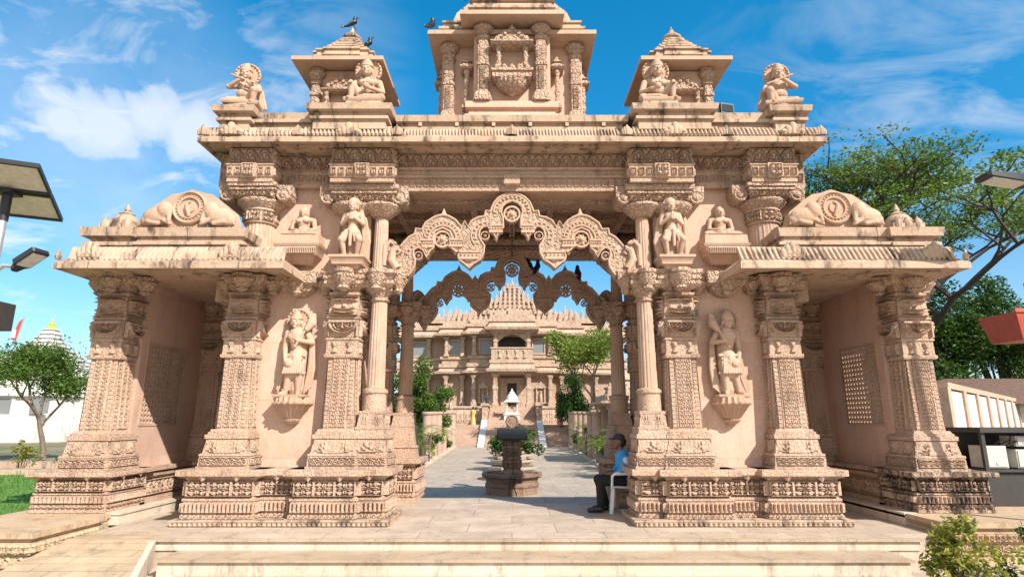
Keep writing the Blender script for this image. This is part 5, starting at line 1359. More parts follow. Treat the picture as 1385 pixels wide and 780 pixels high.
# ------------------------------------------------------------------ FOUNTAIN AND PLANTERS ON THE PATH
def fit(m):
    m.v = [(a-np.array([0, 14.7, -.21]))*1.27+np.array([0, 18.4, pz(18.4)-.01]) for a in m.v]; return m
f = E('fountain', (0, 18.4, pz(18.4)), 'dark stone octagonal fountain basin with carved post and black board on it', 'fountain')
def octa(m, cx, cy, prof): 
    a0 = math.pi/8
    m.rings([[(cx+r*math.cos(a0+i*math.pi/4)/math.cos(a0), cy+r*math.sin(a0+i*math.pi/4)/math.cos(a0), z) for i in range(8)] for r, z in prof])
m = MB(); octa(m, 0, 14.7, [(.60, -.21), (.60, -.05), (.62, -.03), (.62, .02), (.58, .06), (.60, .14), (.69, .19), (.70, .25), (.60, .255), (.58, .20), (.0, .20)][:-1]); O('basin', fit(m), 'fountain', f)
m = MB(); m.stack(0, 14.75, [(.19, .30), (.26, .30), (.28, .26), (.30, .21), (.34, .20), (.55, .19), (.56, .22), (.60, .22), (.61, .19), (.80, .19), (.81, .22), (.86, .22), (.88, .19), (1.0, .19)], RP)
faces3(m, 0, 14.75, .192, .36, .54, rosette, 2, 1, 14, .03); faces3(m, 0, 14.75, .192, .62, .79, halfmoon, 2, 1, 14, .03); faces3(m, 0, 14.75, .192, .88, 1.0, fringe, 6, 1, 8, .02)
O('post', fit(m), 'fountain', f)
m = MB(); m.tube([(0.02, 14.42, 1.0), (.03, 14.40, .6), (.02, 14.35, .27), (.05, 14.05, .26), (.04, 13.98, .0), (.1, 13.97, -.18)], .012, 5); m.tube([(-.02, 14.42, .27), (-.03, 14.02, .25), (-.07, 13.98, -.18)], .010, 5); O('cable', fit(m), 'black', f)
bd = E('display_board', (0, 18.3, .95), 'black rectangular board mounted on top of the fountain post', 'board')
m = MB(); m.box(-.36, .36, 14.5, 14.66, 1.0, 1.27); O('panel', fit(m), 'darkbox', bd)
m = MB(); m.box(-.33, .33, 14.49, 14.498, 1.03, 1.24); O('screen', fit(m), 'screen', bd)
dk = E('stone_disc', (0, 18.5, 1.0), 'round carved stone disc standing behind the black board', 'disc')
m = MB(); m.lathey((0, 14.8, 1.43), [(.15, -.08), (.16, -.05), (.16, .03), (.13, .05), (.11, .03), (.02, .04)], 24); O('disc', fit(m), 'fountain', dk)
m = MB(); m.box(-.05, .05, 14.76, 14.86, .99, 1.3); O('stem', fit(m), 'fountain', dk)
pl = E('fountain_planter', (0, 17.6, -.19), 'octagonal stone planter on the path, nearest behind the dark fountain', 'planter', 'planters along the middle of the path')
m = MB(); octa(m, 0, 17.6, [(.75, -.21), (.75, -.02), (.68, .02), (.70, .14), (.86, .20), (.86, .28), (.74, .285), (.72, .2)]); O('basin', m, 'paver', pl)
m = MB(); m.stack(0, 17.6, [(.2, .34), (.5, .30), (.52, .5), (.58, .5), (.6, .3), (.7, .28)], RP); O('post', m, 'temple', pl)
for i, y in enumerate((24.8, 27.8, 31.0, 34.4, 37.8)):
    c = copytree(pl); c.location.y = y; c.location.z = pz(y); c['label'] = ['octagonal stone planter second behind the dark fountain', 'octagonal stone planter third behind the dark fountain', 'octagonal stone planter fourth behind the dark fountain', 'octagonal stone planter fifth behind the dark fountain', 'octagonal stone planter nearest the temple stairs'][i]
pl.location = (0, 21.8, pz(21.8))
for i, (y, r, h) in enumerate(((24.8, .95, 1.0), (27.8, .95, 1.1), (31.0, 1.0, 1.2))):
    bush((0, y, pz(y)+.4), r, h, 40+i, ['round green shrub growing in the second planter behind the fountain', 'wide green shrub in the third planter behind the fountain', 'green shrub in the fourth planter behind the fountain'][i], 'shrubs in the path planters', 'leafdark', 2600, .13)

# posts along the path
def post(x, y, h, r=.24):
    m = MB(); m.lathe(x, y, [(r*1.25, -.2), (r*1.25, -.08), (r, -.04), (r*.95, h*.45), (r*1.08, h*.46), (r*1.08, h*.5), (r*.95, h*.51), (r*.9, h-.15), (r*1.15, h-.12), (r*1.15, h-.03), (r*1.0, h)], 18)
    return m
rank = ['nearest', 'second', 'third', 'fourth', 'fifth', 'sixth', 'seventh', 'eighth', 'ninth', 'tenth', 'eleventh', 'twelfth', 'thirteenth', 'fourteenth']
for s in (-1, 1):
    base = None
    for i, y in enumerate((23.5, 25.2, 27.0, 29.0, 31.2, 33.6)):
        if base is None:
            base = O('stone_post', post(0, 0, 2.15), 'temple_plain', None); o = base
        else: o = base.copy(); COL.objects.link(o)
        o.location = (s*4.05, y*1.2+.8, pz(y*1.2)+.2)
        tag(o, f'round sandstone post, {rank[i]} from the gateway in the row '+('before the dark shrub' if s < 0 else 'beside the little pavilion'), 'post', 'stone posts along the path')
# little pavilion right of the path
pv = E('garden_pavilion', (5.6, 29, -.2), 'small sandstone pavilion with carved low roof beside the path', 'pavilion')
for x in (4.6, 6.4):
    for y in (27.6, 30.2):
        m = MB(); m.lathe(x, y, [(.3, -.5), (.3, 0), (.22, .05), (.21, 2.0), (.3, 2.1), (.3, 2.2)], 14); O('column', m, 'temple_plain', pv)
m = MB(); m.ledge(4.3, 6.7, 27.3, 30.5, [(2.2, 0), (2.3, .3), (2.4, .32), (2.42, .05), (2.7, .05)]); m.relief((4.3, 27.24, 2.43), FX, UZ, 2.4, .26, dentil, 14, 1, 8, .05)
for k in range(6): spirelet(m, 4.5+k*.4, 27.5, 2.7, .18, .55)
m.stack(5.5, 28.9, [(2.7, 1.0), (3.0, .9), (3.02, 1.0), (3.1, 1.0), (3.12, .6), (3.4, .5), (3.42, .6), (3.5, .6), (3.52, .25), (3.9, .05)], RP); O('roof', m, 'temple', pv)

# ------------------------------------------------------------------ PLANTS
bt = 'trees in the garden'
tree((5.9, 38.5, -.25), 8.2, .75, 11, 'tall light green tree with pale branching trunk right of the temple steps', bt, 'leaflight', 'bark', 9000, .18, .75, 3, .14, .36, nb=(3, 4), upb=.55)
bush((4.4, 43.5, -.2), 1.7, 4.2, 21, 'dense dark round tree at the foot of the pale trunked tree', bt, 'leafdark', 11000, .16, 'round_tree', 'tree', 9)
bush((-5.0, 34, -.2), 1.35, 4.6, 22, 'dense upright dark green tree behind the row of round posts', bt, 'leaf', 13000, .15, 'round_tree', 'tree', 10)
bush((-7.6, 40, -.2), 1.6, 4.0, 24, 'loose green tree behind the posts, far side of the upright tree', bt, 'leaf', 4500, .22, 'round_tree', 'tree', 8)
bush((8.8, 33, -.2), 1.8, 5.6, 25, 'broad green tree behind the little pavilion', bt, 'leaf', 6000, .22, 'round_tree', 'tree', 9)
rd = random.Random(9)
pn = [('nearest', 17.0), ('second', 19.4), ('third', 22.2), ('fourth', 25.5)]
for s in (-1, 1):
    for i, (nm, y) in enumerate(pn):
        palm((s*(3.85+rd.random()*.35), 22+(y-17)*1.25, pz(22+(y-17)*1.25)+.05), .8+.7*rd.random(), 50+i+10*(s > 0), f'young feathery palm beside the path, {nm} from the gateway on the '+('pavilion side' if s > 0 else 'dark shrub side'), 'young palms along the path', 13, 1.35)
    for i in range(9):
        y = 15.2+i*2.6
        y = 21.5+i*1.9
        bush((s*(3.98+rd.random()*.6), y, pz(y)+.05), .6, .8+.9*rd.random(), 70+i+20*(s > 0), ['mid green', 'light green', 'dark green'][i % 3]+f' low shrub, {rank[i]} from the gateway on the '+('pavilion' if s > 0 else 'dark tree')+' side of path', 'low shrubs along the path', ['leaf', 'leaflight', 'leafdark'][i % 3], 1500, .11)
for i, (x, y, h) in enumerate(((-4.9, 16, 3.0), (-5.6, 19, 3.6), (6.2, 17, 3.2), (6.9, 21, 3.8), (-8.6, 20, 3.4), (9.2, 19, 3.6))):
    bush((x, y, -.55), 1.0, h+.3, 110+i, ['tall leafy shrub seen through the slit by the passage column, lawn side', 'tall leafy shrub behind the passage shrub, lawn side', 'tall leafy shrub seen through the slit by the passage column, cabinet side', 'tall leafy shrub behind the passage shrub, cabinet side', 'tall leafy shrub behind the wing next to the lawn', 'tall leafy shrub behind the wing next to the cabinet'][i], 'tall shrubs behind the gateway', 'leaf', 3000, .16)
tree((-22.9, 30, -.3), 5.6, .8, 38, 'small spreading green tree on the far side of the lawn', bt, 'leaf', 'bark', 12000, .15, .75, 3, .15, .36, 1., nb=(3, 4), upb=.55, name='small_tree')
tree((-26.9, 30, -.3), 5.0, .8, 33, 'green tree at the frame edge beyond the lawn', bt, 'leaf', 'bark', 11000, .15, .8, 3, .14, .42, .7, nb=(3, 4), upb=.45, name='small_tree')
tree((21.3, 29.5, -.3), 17.0, 1.15, 36, 'huge spreading tree with flat open crown and dark branches behind the cabinet side', bt, 'leafrain', 'darkbark', 60000, .17, 1.1, 4, .40, .40, .24, (-.05, 0), .42, 'spreading_tree', True, (3, 5), 14)
for i, (x, y, r, h) in enumerate(((27.5, 37, 3.4, 10.0), (33, 40, 3.6, 10.5), (39, 42, 3.6, 9.5), (24, 44, 3.0, 8.5))):
    bush((x, y, -.3), r, h, 130+i, ['dense dark tree rising just behind the brown roofed house', 'dense dark tree behind the red box on the pole', 'dense dark tree at the frame edge beyond the house', 'dense dark tree behind the wing pillar, left of the house'][i], 'dark trees behind the house', 'leafdark', 20000, .24, 'dark_tree', 'tree', 14)
bush((4.95, 7.0, GZ), .42, .74, 150, 'yellowish green leafy shrub at the end of the white steps', 'shrubs beside the steps', 'leafyellow', 1500, .075, stems=9)
bush((5.75, 6.6, GZ), .45, .46, 151, 'low green shrub right of the yellowish one at the steps', 'shrubs beside the steps', 'leaflight', 1100, .075)
bush((6.35, 7.6, GZ), .45, .50, 152, 'dark green shrub below the carved terrace on the cabinet side', 'shrubs beside the steps', 'leafdark', 1200, .075)
for i in range(14):
    bush((-9.5-i*1.35-rd.random(), 20.2+rd.random()*1.2, -.3), .45, .6+.5*rd.random(), 160+i, ['light green', 'mid green', 'yellowish'][i % 3]+f' low plant in the bed beyond the lawn, {rank[i]} from the gateway', 'low plants beyond the lawn', ['leaflight', 'leaf', 'leafyellow'][i % 3], 500, .10)
# far wood
r = np.random.default_rng(5); c = []
for i in range(420):
    a = -1.25+2.5*i/420+r.normal(0, .004); d = 190+r.random()*70
    c.append((d*math.sin(a), d*math.cos(a), r.random()*5))
tag(O('far_wood', leaves(c, [4+3*r.random() for _ in c], 42000, 2.2, 6, .9), 'leafdark', None, None, 0), 'distant belt of dark trees on the horizon', 'wood', kind='stuff')

# ------------------------------------------------------------------ RIGHT SIDE: boundary wall, house, cabinet, boom
bw = E('boundary_wall', (13, 16, 0), 'white boundary wall with sandstone posts running away beside the house', 'wall')
A, B = Vector((11.75, 16.2, 0)), Vector((32.75, 37.6, 0)); d = (B-A); L = d.length; d.normalize(); nn = Vector((d.y, -d.x, 0))
def oriented(m, a, b, off, th, z0, z1):
    p = [A+d*a+nn*off, A+d*b+nn*off, A+d*b+nn*(off-th), A+d*a+nn*(off-th)]
    m.rings([[(q.x, q.y, z0) for q in p], [(q.x, q.y, z1) for q in p]])
m = MB(); oriented(m, 0, L, 0, .25, -.4, 2.35); O('wall_panel', m, 'white', bw)
m = MB(); oriented(m, -.05, L, .05, .35, 2.40, 2.56); oriented(m, 0, L, .05, .35, -.4, .4); O('coping', m, 'sandstone', bw)
for i in range(15): m = MB(); oriented(m, i*2.55-.24, i*2.55+.24, .06, .37, -.4, 2.42); O('post', m, 'sandstone', bw)
hs = E('brown_roofed_house', (30, 33, 0), 'low house with brown tiled hip roof behind the boundary wall', 'house')
m = MB(); m.box(20.5, 34, 29, 36, -.3, 2.3); O('wall', m, 'white', hs)
m = MB(); m.rings([[(19.8, 28.2, 2.3), (34.7, 28.2, 2.3), (34.7, 36.8, 2.3), (19.8, 36.8, 2.3)], [(19.8, 28.2, 2.42), (34.7, 28.2, 2.42), (34.7, 36.8, 2.42), (19.8, 36.8, 2.42)], [(23.6, 32.4, 3.75), (31, 32.4, 3.75), (31, 32.6, 3.75), (23.6, 32.6, 3.75)]]); O('roof', m, 'rooftile', hs)
cb = E('cable_cabinet', (8.7, 10.6, .18), 'dark open metal cabinet with pale meter boxes under a black top', 'cabinet')
m = MB(); m.box(7.85, 9.9, 10.2, 11.0, 1.36, 1.44); m.box(7.9, 9.85, 10.9, 10.98, .18, 1.36); m.box(7.9, 9.85, 10.25, 10.9, .72, .76)
for x in (7.88, 9.0, 9.82): m.box(x, x+.06, 10.24, 10.3, .18, 1.36)
m.box(7.95, 9.8, 10.3, 10.9, .18, .70); O('body', m, 'darkbox', cb)
for x0, x1, z0, z1 in ((7.98, 8.36, .78, 1.14), (8.52, 9.2, .78, 1.08), (9.26, 9.75, .80, 1.20), (8.55, 8.8, 1.13, 1.30)):
    m = MB(); m.box(x0, x1, 10.36, 10.7, z0, z1); m.box(x0+.02, x1-.02, 10.345, 10.36, z0+.02, z1-.02); m.box((x0+x1)/2-.02, (x0+x1)/2+.02, 10.335, 10.345, z0+.05, z0+.09); O('meter_box', m, 'greybox', cb)
m = MB()
for k in range(5): m.tube([(8.2+k*.1, 10.45, 1.13), (8.3+k*.12, 10.35, 1.25-.02*k), (8.45+k*.15, 10.38, 1.18+.02*k), (8.6+k*.13, 10.5, 1.34)], .010, 5)
O('cable', m, 'black', cb)
def O_(n, m, mat, p):
    m.v = [a+np.array([.34, 0, .02]) for a in m.v]; return O(n, m, mat, p)
rb = E('lifting_mast', (11.04, 12.2, 0), 'yellow and black mast with red box and hanging cables at the frame edge', 'mast')
m = MB(); m.tube([(10.72, 12.2, -.3), (10.68, 12.2, 3.9)], .045, 8); O_('pole', m, 'steel', rb)
m = MB(); m.box(10.52, 10.74, 12.05, 12.25, 3.95, 4.25); O_('head', m, 'yellow', rb)
m = MB(); m.box(10.54, 10.66, 12.03, 12.27, 4.22, 4.38); m.box(10.5, 10.56, 12.02, 12.2, 4.0, 4.2); O_('cap', m, 'black', rb)
m = MB(); m.box(10.5, 10.76, 12.03, 12.27, 3.78, 3.95); O_('band', m, 'bluepaint', rb)
m = MB(); m.rings([[(9.92, 11.8, 3.12), (11.4, 11.8, 3.16), (11.4, 12.6, 3.16), (9.92, 12.6, 3.12)], [(9.78, 11.7, 3.68), (11.6, 11.7, 3.74), (11.6, 12.7, 3.74), (9.78, 12.7, 3.68)]]); m.box(9.76, 11.62, 11.68, 11.72, 3.66, 3.74); O_('box', m, 'red', rb)
m = MB()
for k in range(4): m.tube([(10.35+.1*k, 11.9, 3.12), (10.33+.1*k, 11.88, 2.0), (10.36+.1*k, 11.9, 1.3)], .012, 5)
O_('cable', m, 'yellow', rb)

# ------------------------------------------------------------------ SOLAR LAMPS
def solar_lamp(x, y, ztop, mx, label, full):
    t = E('solar_street_lamp', (x, y, GZ), label, 'street lamp', 'solar street lamps')
    m = MB(); m.tube([(x, y, GZ), (x, y, ztop-.1)], [.065, .05], 14); m.lathe(x, y, [(.14, GZ), (.14, GZ+.03), (.07, GZ+.05)], 14); O('pole', m, 'steel', t)
    m = MB(); m.lathe(x, y, [(.062, ztop-.45), (.062, ztop-.05)], 14); m.box(x-.12, x+.12, y-.12, y+.12, ztop-.06, ztop-.02); O('bracket', m, 'black', t)
    # two tilted panels
    th = R(14)
    for k, (y0, y1) in enumerate(((-.72, -.02), (.02, .72))):
        m = MB(); f = MB()
        def pt(u, v, w): q = (u*.80-.05, v*math.cos(th)); return (x+q[0]*math.cos(R(24))-q[1]*math.sin(R(24)), y+q[0]*math.sin(R(24))+q[1]*math.cos(R(24)), ztop+.02-v*math.sin(th)+w)
        def slab(mm, u0, u1, v0, v1, w0, w1):
            mm.rings([[pt(u0, v0, w0), pt(u1, v0, w0), pt(u1, v1, w0), pt(u0, v1, w0)], [pt(u0, v0, w1), pt(u1, v0, w1), pt(u1, v1, w1), pt(u0, v1, w1)]])
        slab(m, -.68, .68, y0+.03, y1-.03, .0, .012)
        pn_ = O('solar_panel', m, 'panelback', t)
        for a in ((-.70, -.66, y0, y1), (.66, .70, y0, y1), (-.66, .66, y0, y0+.035), (-.66, .66, y1-.035, y1)): slab(f, *a, -.03, .03)
        O('frame', f, 'black', pn_)
        f = MB(); slab(f, -.66, .66, y0+.035, y1-.035, .013, .02); O('cells', f, 'cell', pn_)
    if full:
        m = MB(); m.box(x+.02, x+.16, y-.11, y-.06, ztop+.0, ztop+.0+.06); 
        zl = ztop-1.02
        m = MB(); m.tube([(x, y, zl-.20), (x+.14, y, zl-.09), (x+.26, y, zl-.10), (x+.32, y, zl-.16)], .028, 8); O('arm', m, 'steel', t)
        lm = E('lamp_head', (0, 0, 0)); lm.parent = t
        m = MB(); ux = Vector((.82, -.2, .45)).normalized(); uy = Vector((.2, .98, 0)).normalized(); uz = ux.cross(uy)
        o0 = Vector((x+.30, y-.02, zl-.15))
        def hp(a, b, c): q = o0+ux*a*.8+uy*b+uz*c; return (q.x, q.y, q.z)
        m.rings([[hp(a, -w, -.035) , hp(a, w, -.035), hp(a, w, .035*k_), hp(a, -w, .035*k_)] for a, w, k_ in ((0, .04, .6), (.12, .07, 1), (.18, .12, 1.2), (.62, .12, 1), (.64, .10, .6))]); O('housing', m, 'black', lm)
        m = MB(); m.rings([[hp(a, -.095, -.037), hp(a, .095, -.037), hp(a, .095, -.05), hp(a, -.095, -.05)] for a in (.2, .58)]); O('lens', m, 'lamp', lm)
        m = MB(); m.box(x+.02, x+.33, y-.22, y+.10, ztop-2.02, ztop-1.65); m.box(x+.05, x+.1, y-.1, y, ztop-1.9, ztop-1.7); O('battery_box', m, 'darkbox', t)
        m = MB(); m.box(x+.05, x+.29, y-.232, y-.221, ztop-1.98, ztop-1.69); O('label_plate', m, 'greybox', t)
    return t
solar_lamp(-7.24, 8.0, 4.78, 1, 'street lamp with two solar panels, lamp head and battery box over the lawn', True)
t = E('street_lamp', (8.2, 8.0, GZ), 'street lamp on the cabinet side of which only the slim lamp head shows', 'street lamp')
m = MB(); m.tube([(8.2, 8, GZ), (8.2, 8, 5.2)], [.07, .05], 12); O('pole', m, 'steel', t)
m = MB(); m.tube([(8.2, 8, 4.7), (7.9, 8, 4.85), (7.55, 8, 4.90)], .03, 8); O('arm', m, 'steel', t)
lm = E('lamp_head', (0, 0, 0)); lm.parent = t
m = MB(); m.rings([[(7.62-a, 8-w, 4.88+.13*a-h_), (7.62-a, 8+w, 4.88+.13*a-h_), (7.62-a, 8+w, 4.90+.13*a+h_), (7.62-a, 8-w, 4.90+.13*a+h_)] for a, w, h_ in ((0, .05, .03), (.15, .10, .05), (.25, .15, .05), (.8, .15, .02), (.84, .12, .01))]); O('housing', m, 'black', lm)
m = MB(); m.rings([[(7.62-a, 8-.12, 4.82+.17*a), (7.62-a, 8+.12, 4.82+.17*a), (7.62-a, 8+.12, 4.80+.17*a), (7.62-a, 8-.12, 4.80+.17*a)] for a in (.3, .76)]); O('lens', m, 'lamp', lm)

# ------------------------------------------------------------------ FLOODLIGHTS, CHAIN
def floodlight(x, y, z, rz, label, mat='black', s=.16):
    t = E('floodlight', (x, y, z), label, 'floodlight', 'floodlights on the gateway')
    def pl_(m): return place(m, 1, 1, (x, y, z), rz)
    m = MB(); m.box(-s, s, -.05, .05, .05, .05+1.5*s); O('housing', pl_(m), mat, t)
    m = MB(); m.box(-s*.85, s*.85, -.058, -.051, .05+.2*s, .05+1.3*s); O('glass', pl_(m), 'screen', t)
    m = MB(); m.tube([(-s-.02, 0, .05+.7*s), (-s-.02, 0, .0), (s+.02, 0, 0), (s+.02, 0, .05+.7*s)], .012, 6); O('bracket', pl_(m), 'black', t)
floodlight(3.82, 9.62, 6.82, .25, 'square floodlight standing on the roof parapet by the flute player', 'black', .13)
floodlight(-5.02, 9.9, 5.62, .3, 'dark floodlight under the main roof eave above the elephant crest')
floodlight(-4.86, 9.45, 4.74, .2, 'dark floodlight wedged between crest and fluted pillar, upper of two')
floodlight(-4.92, 9.42, 4.50, .5, 'dark floodlight lying on the wing roof beside the fluted pillar')
floodlight(4.90, 9.45, 4.72, -.2, 'dark floodlight between the crest and fluted pillar on the tree side')
cv = E('hanging_chain', (0, 11, 5.5), 'thin dark lamp chain hanging in the middle of the archway', 'chain')
m = MB()
for i in range(26): m.rings([[(math.cos(a)*.016*(1 if i % 2 else .3), 11+math.cos(a)*.016*(.3 if i % 2 else 1), 5.56-i*.036+math.sin(a)*.024) for a in [2*math.pi*k/8 for k in range(8)]], [(math.cos(a)*.009*(1 if i % 2 else .3), 11+.004+math.cos(a)*.009*(.3 if i % 2 else 1), 5.56-i*.036+math.sin(a)*.015) for a in [2*math.pi*k/8 for k in range(8)]]])
m.tube([(0, 11, 5.7), (0, 11, 4.6)], .006, 5)
O('links', m, 'black', cv)
m = MB(); m.lathe(0, 11, [(.05, 5.52), (.06, 5.55), (.03, 5.6)], 12); O('hook', m, 'black', cv)

# ------------------------------------------------------------------ CROWS
def crow(x, y, z, rz, label, s=1.):
    t = E('crow', (x, y, z), label, 'crow', 'crows on the gateway')
    def pl_(m):
        c_, s_ = math.cos(.5), math.sin(.5)
        m.v = [np.stack([np.where(a[:, 2] > .1, a[:, 0]*c_-(a[:, 2]-.1)*s_, a[:, 0]), a[:, 1], np.where(a[:, 2] > .1, .1+(a[:, 2]-.1)*c_+a[:, 0]*s_, a[:, 2]+np.minimum(a[:, 0]+.02, 0)*.45*(a[:, 2] > .015))], 1) for a in m.v]
        return place(m, s, 1, (x, y, z), rz)
    m = MB(); capsule(m, (-.10, 0, .09), (.07, 0, .17), .045, .065); ell(m, (.12, 0, .255), (.048, .042, .045)); capsule(m, (.08, 0, .18), (.115, 0, .24), .055, .042)
    capsule(m, (-.10, 0, .085), (-.26, 0, .03), .04, .022); capsule(m, (.0, .045, .16), (-.19, .03, .07), .03, .012); capsule(m, (.0, -.045, .16), (-.19, -.03, .07), .03, .012)
    organic('body', pl_(m), 'crow', t, voxel=.011, it=1)
    m = MB(); m.tube([(.155, 0, .255), (.19, 0, .252), (.225, 0, .238)], [.020, .015, .003], 8); O('beak', pl_(m), 'black', t)
    for q in (-1, 1): m = MB(); m.tube([(.02, q*.025, .11), (.03, q*.028, .0)], .007, 5); m.tube([(-.0, q*.028, .004), (.075, q*.028, .004)], .006, 5); O('leg', pl_(m), 'black', t)
crow(-3.16, 10.36, 9.15, .5, 'crow perched on the very tip of the roof turret', .82)
crow(-2.77, 10.12, 8.512, .1, 'crow on the stepped roof edge of the turret, tail towards the blue sky', .82)
crow(-1.54, 9.98, 8.80, 1.2, 'crow on the lower eave corner of the central tower')
crow(-.86, 9.75, 9.34, 2.6, 'crow on the upper roof edge of the central tower')
crow(.37, 13.1, 4.90, 2.0, 'crow on the rear scalloped arch close to its top, left of a pair', 1.05)
crow(.58, 13.1, 4.80, 1.2, 'crow on the rear scalloped arch, lower of a pair', 1.05)
crow(1.50, 13.1, 4.66, 1.6, 'lone crow on the outer cusp of the rear scalloped arch', 1.1)

# ------------------------------------------------------------------ PEOPLE
def chair(loc, rz):
    t = E('plastic_chair', loc, 'white plastic armchair under the seated person', 'chair')
    def pl_(m): return place(m, 1, 1, loc, rz)
    m = MB(); m.rings([[(-.22, -.22, .40), (.22, -.22, .42), (.22, .22, .42), (-.22, .22, .40)], [(-.23, -.23, .43), (.23, -.23, .45), (.23, .23, .45), (-.23, .23, .43)]]); O('seat', pl_(m), 'plastic', t)
    m = MB(); m.rings([[(-.22-.0, y, .44), (-.19, y, .44), (-.31, y*.9, .86), (-.34, y*.9, .86)] for y in (-.21, .21)]); O('backrest', pl_(m), 'plastic', t)
    for x in (-1, 1):
        for y in (-1, 1):
            m = MB(); m.rings([[(x*(.20+.05*q)-.03, y*(.21+.04*q)-.022, .42*(1-q)+.0), (x*(.20+.05*q)+.03, y*(.21+.04*q)-.022, .42*(1-q)), (x*(.20+.05*q)+.03, y*(.21+.04*q)+.022, .42*(1-q)), (x*(.20+.05*q)-.03, y*(.21+.04*q)+.022, .42*(1-q))] for q in (1, 0)]); O('leg', pl_(m), 'plastic', t)
    for y in (-1, 1):
        m = MB(); m.tube([(.22, y*.25, .42), (.21, y*.265, .62), (.16, y*.27, .655), (-.1, y*.27, .655), (-.27, y*.24, .66)], [.024, .024, .028, .028, .024], 8); O('armrest', pl_(m), 'plastic', t)
chair((1.95, 10.98, 0), math.pi)
def sitter(loc, rz):
    t = E('person', loc, 'person in bright blue shirt, black cap and trousers sitting on the white chair', 'person')
    def pl_(m): return place(m, 1, 1, loc, rz)
    # faces +x before turning
    m = MB()
    ell(m, (.04, 0, 1.19), (.092, .075, .115)); ell(m, (.08, 0, 1.12), (.06, .055, .055)); capsule(m, (.135, 0, 1.19), (.152, 0, 1.155), .011, .018, 8)
    for s in (-1, 1): ell(m, (.02, s*.077, 1.175), (.022, .014, .032)); ell(m, (.118, s*.033, 1.195), (.016, .018, .010)); 
    ell(m, (.128, 0, 1.118), (.014, .026, .008)); ell(m, (.122, 0, 1.104), (.014, .022, .008))
    capsule(m, (-.02, 0, .98), (.02, 0, 1.12), .055, .05)
    capsule(m, (-.09, 0, .56), (-.06, 0, .78), .145, .15); capsule(m, (-.06, 0, .78), (-.03, 0, .92), .15, .13); capsule(m, (-.04, -.15, .90), (-.04, .15, .90), .075, .075)
    for s in (-1, 1):
        capsule(m, (-.06, s*.10, .54), (.40, s*.13, .53), .10, .078); capsule(m, (.40, s*.13, .53), (.34+.06*s, s*.12, .10), .072, .048)
        capsule(m, (.34+.06*s, s*.12, .07), (.46+.06*s, s*.13, .05), .05, .042); capsule(m, (.46+.06*s, s*.13, .045), (.54+.06*s, s*.135, .04), .042, .035)
        capsule(m, (-.04, s*.19, .89), (.06, s*.24, .66), .058, .048); capsule(m, (.06, s*.24, .66), (.28, s*.09, .64), .044, .032)
        c = Vector((.32, s*.06, .645)); ell(m, c, (.045, .035, .025))
        for f in range(4): capsule(m, c+Vector((.03, s*(.025-.017*f), .0)), c+Vector((.085-.008*abs(f-1.5), s*(.015-.017*f), -.022)), .0095, .008, 6)
        capsule(m, c+Vector((-.01, -s*.03, .01)), c+Vector((.04, -s*.05, .012)), .011, .009, 6)
    organic('body', pl_(m), 'skin', t, voxel=.0085, it=2)
    m = MB()
    capsule(m, (-.09, 0, .56), (-.06, 0, .78), .156, .160); capsule(m, (-.06, 0, .78), (-.03, 0, .92), .160, .142); capsule(m, (-.04, -.15, .90), (-.04, .15, .90), .087, .087)
    capsule(m, (-.025, 0, .95), (-.015, 0, .99), .085, .066)
    for s in (-1, 1): capsule(m, (-.04, s*.19, .89), (.045, s*.235, .70), .070, .066); capsule(m, (.05, s*.237, .69), (.10, s*.21, .662), .06, .054)
    organic('shirt', pl_(m), 'shirt', t, voxel=.012, it=3)
    m = MB(); m.relief((-.045, .262, .74), (-1, 0, 0), UZ, .10, .20, lambda x, y: .6+0*x, 2, 3, 6, .012) if False else ell(m, (-.045, .235, .865), (.062, .048, .075)); O('sleeve_patch', pl_(m), 'patch', t)
    m = MB(); capsule(m, (-.10, 0, .53), (-.02, 0, .53), .15, .13)
    for s in (-1, 1):
        capsule(m, (-.06, s*.10, .54), (.40, s*.13, .53), .115, .092); capsule(m, (.40, s*.13, .53), (.345+.06*s, s*.12, .13), .087, .068)
    organic('trousers', pl_(m), 'trouser', t, voxel=.012, it=3)
    for s in (-1, 1):
        m = MB(); capsule(m, (.34+.06*s, s*.12, .06), (.46+.06*s, s*.13, .055), .058, .05); capsule(m, (.46+.06*s, s*.13, .05), (.55+.06*s, s*.135, .042), .05, .04)
        organic('shoe', pl_(m), 'black', t, voxel=.011, it=2)
    m = MB(); ell(m, (.02, 0, 1.245), (.108, .094, .085)); ell(m, (.0, 0, 1.19), (.098, .09, .08)); ell(m, (-.05, 0, 1.14), (.06, .075, .07)); organic('hair', pl_(m), 'hair', t, voxel=.011, it=1) if False else None
    m = MB(); ell(m, (-.022, 0, 1.185), (.088, .084, .10)); O('hair', pl_(m), 'hair', t)
    m = MB(); ell(m, (.022, 0, 1.262), (.108, .094, .072)); ell(m, (.14, 0, 1.235), (.085, .068, .014)); O('cap', pl_(m), 'darkcloth', t)
sitter((1.95, 10.98, -.0), math.pi)
bn = O('stool', (lambda m: (m.box(1.86, 2.3, 11.35, 11.7, .30, .36), m.box(1.9, 1.96, 11.4, 11.65, 0.002, .30), m.box(2.2, 2.26, 11.4, 11.65, .002, .30), m)[-1])(MB()), 'sandstone', None)
tag(bn, 'low stone seat block behind the white plastic chair', 'stool')

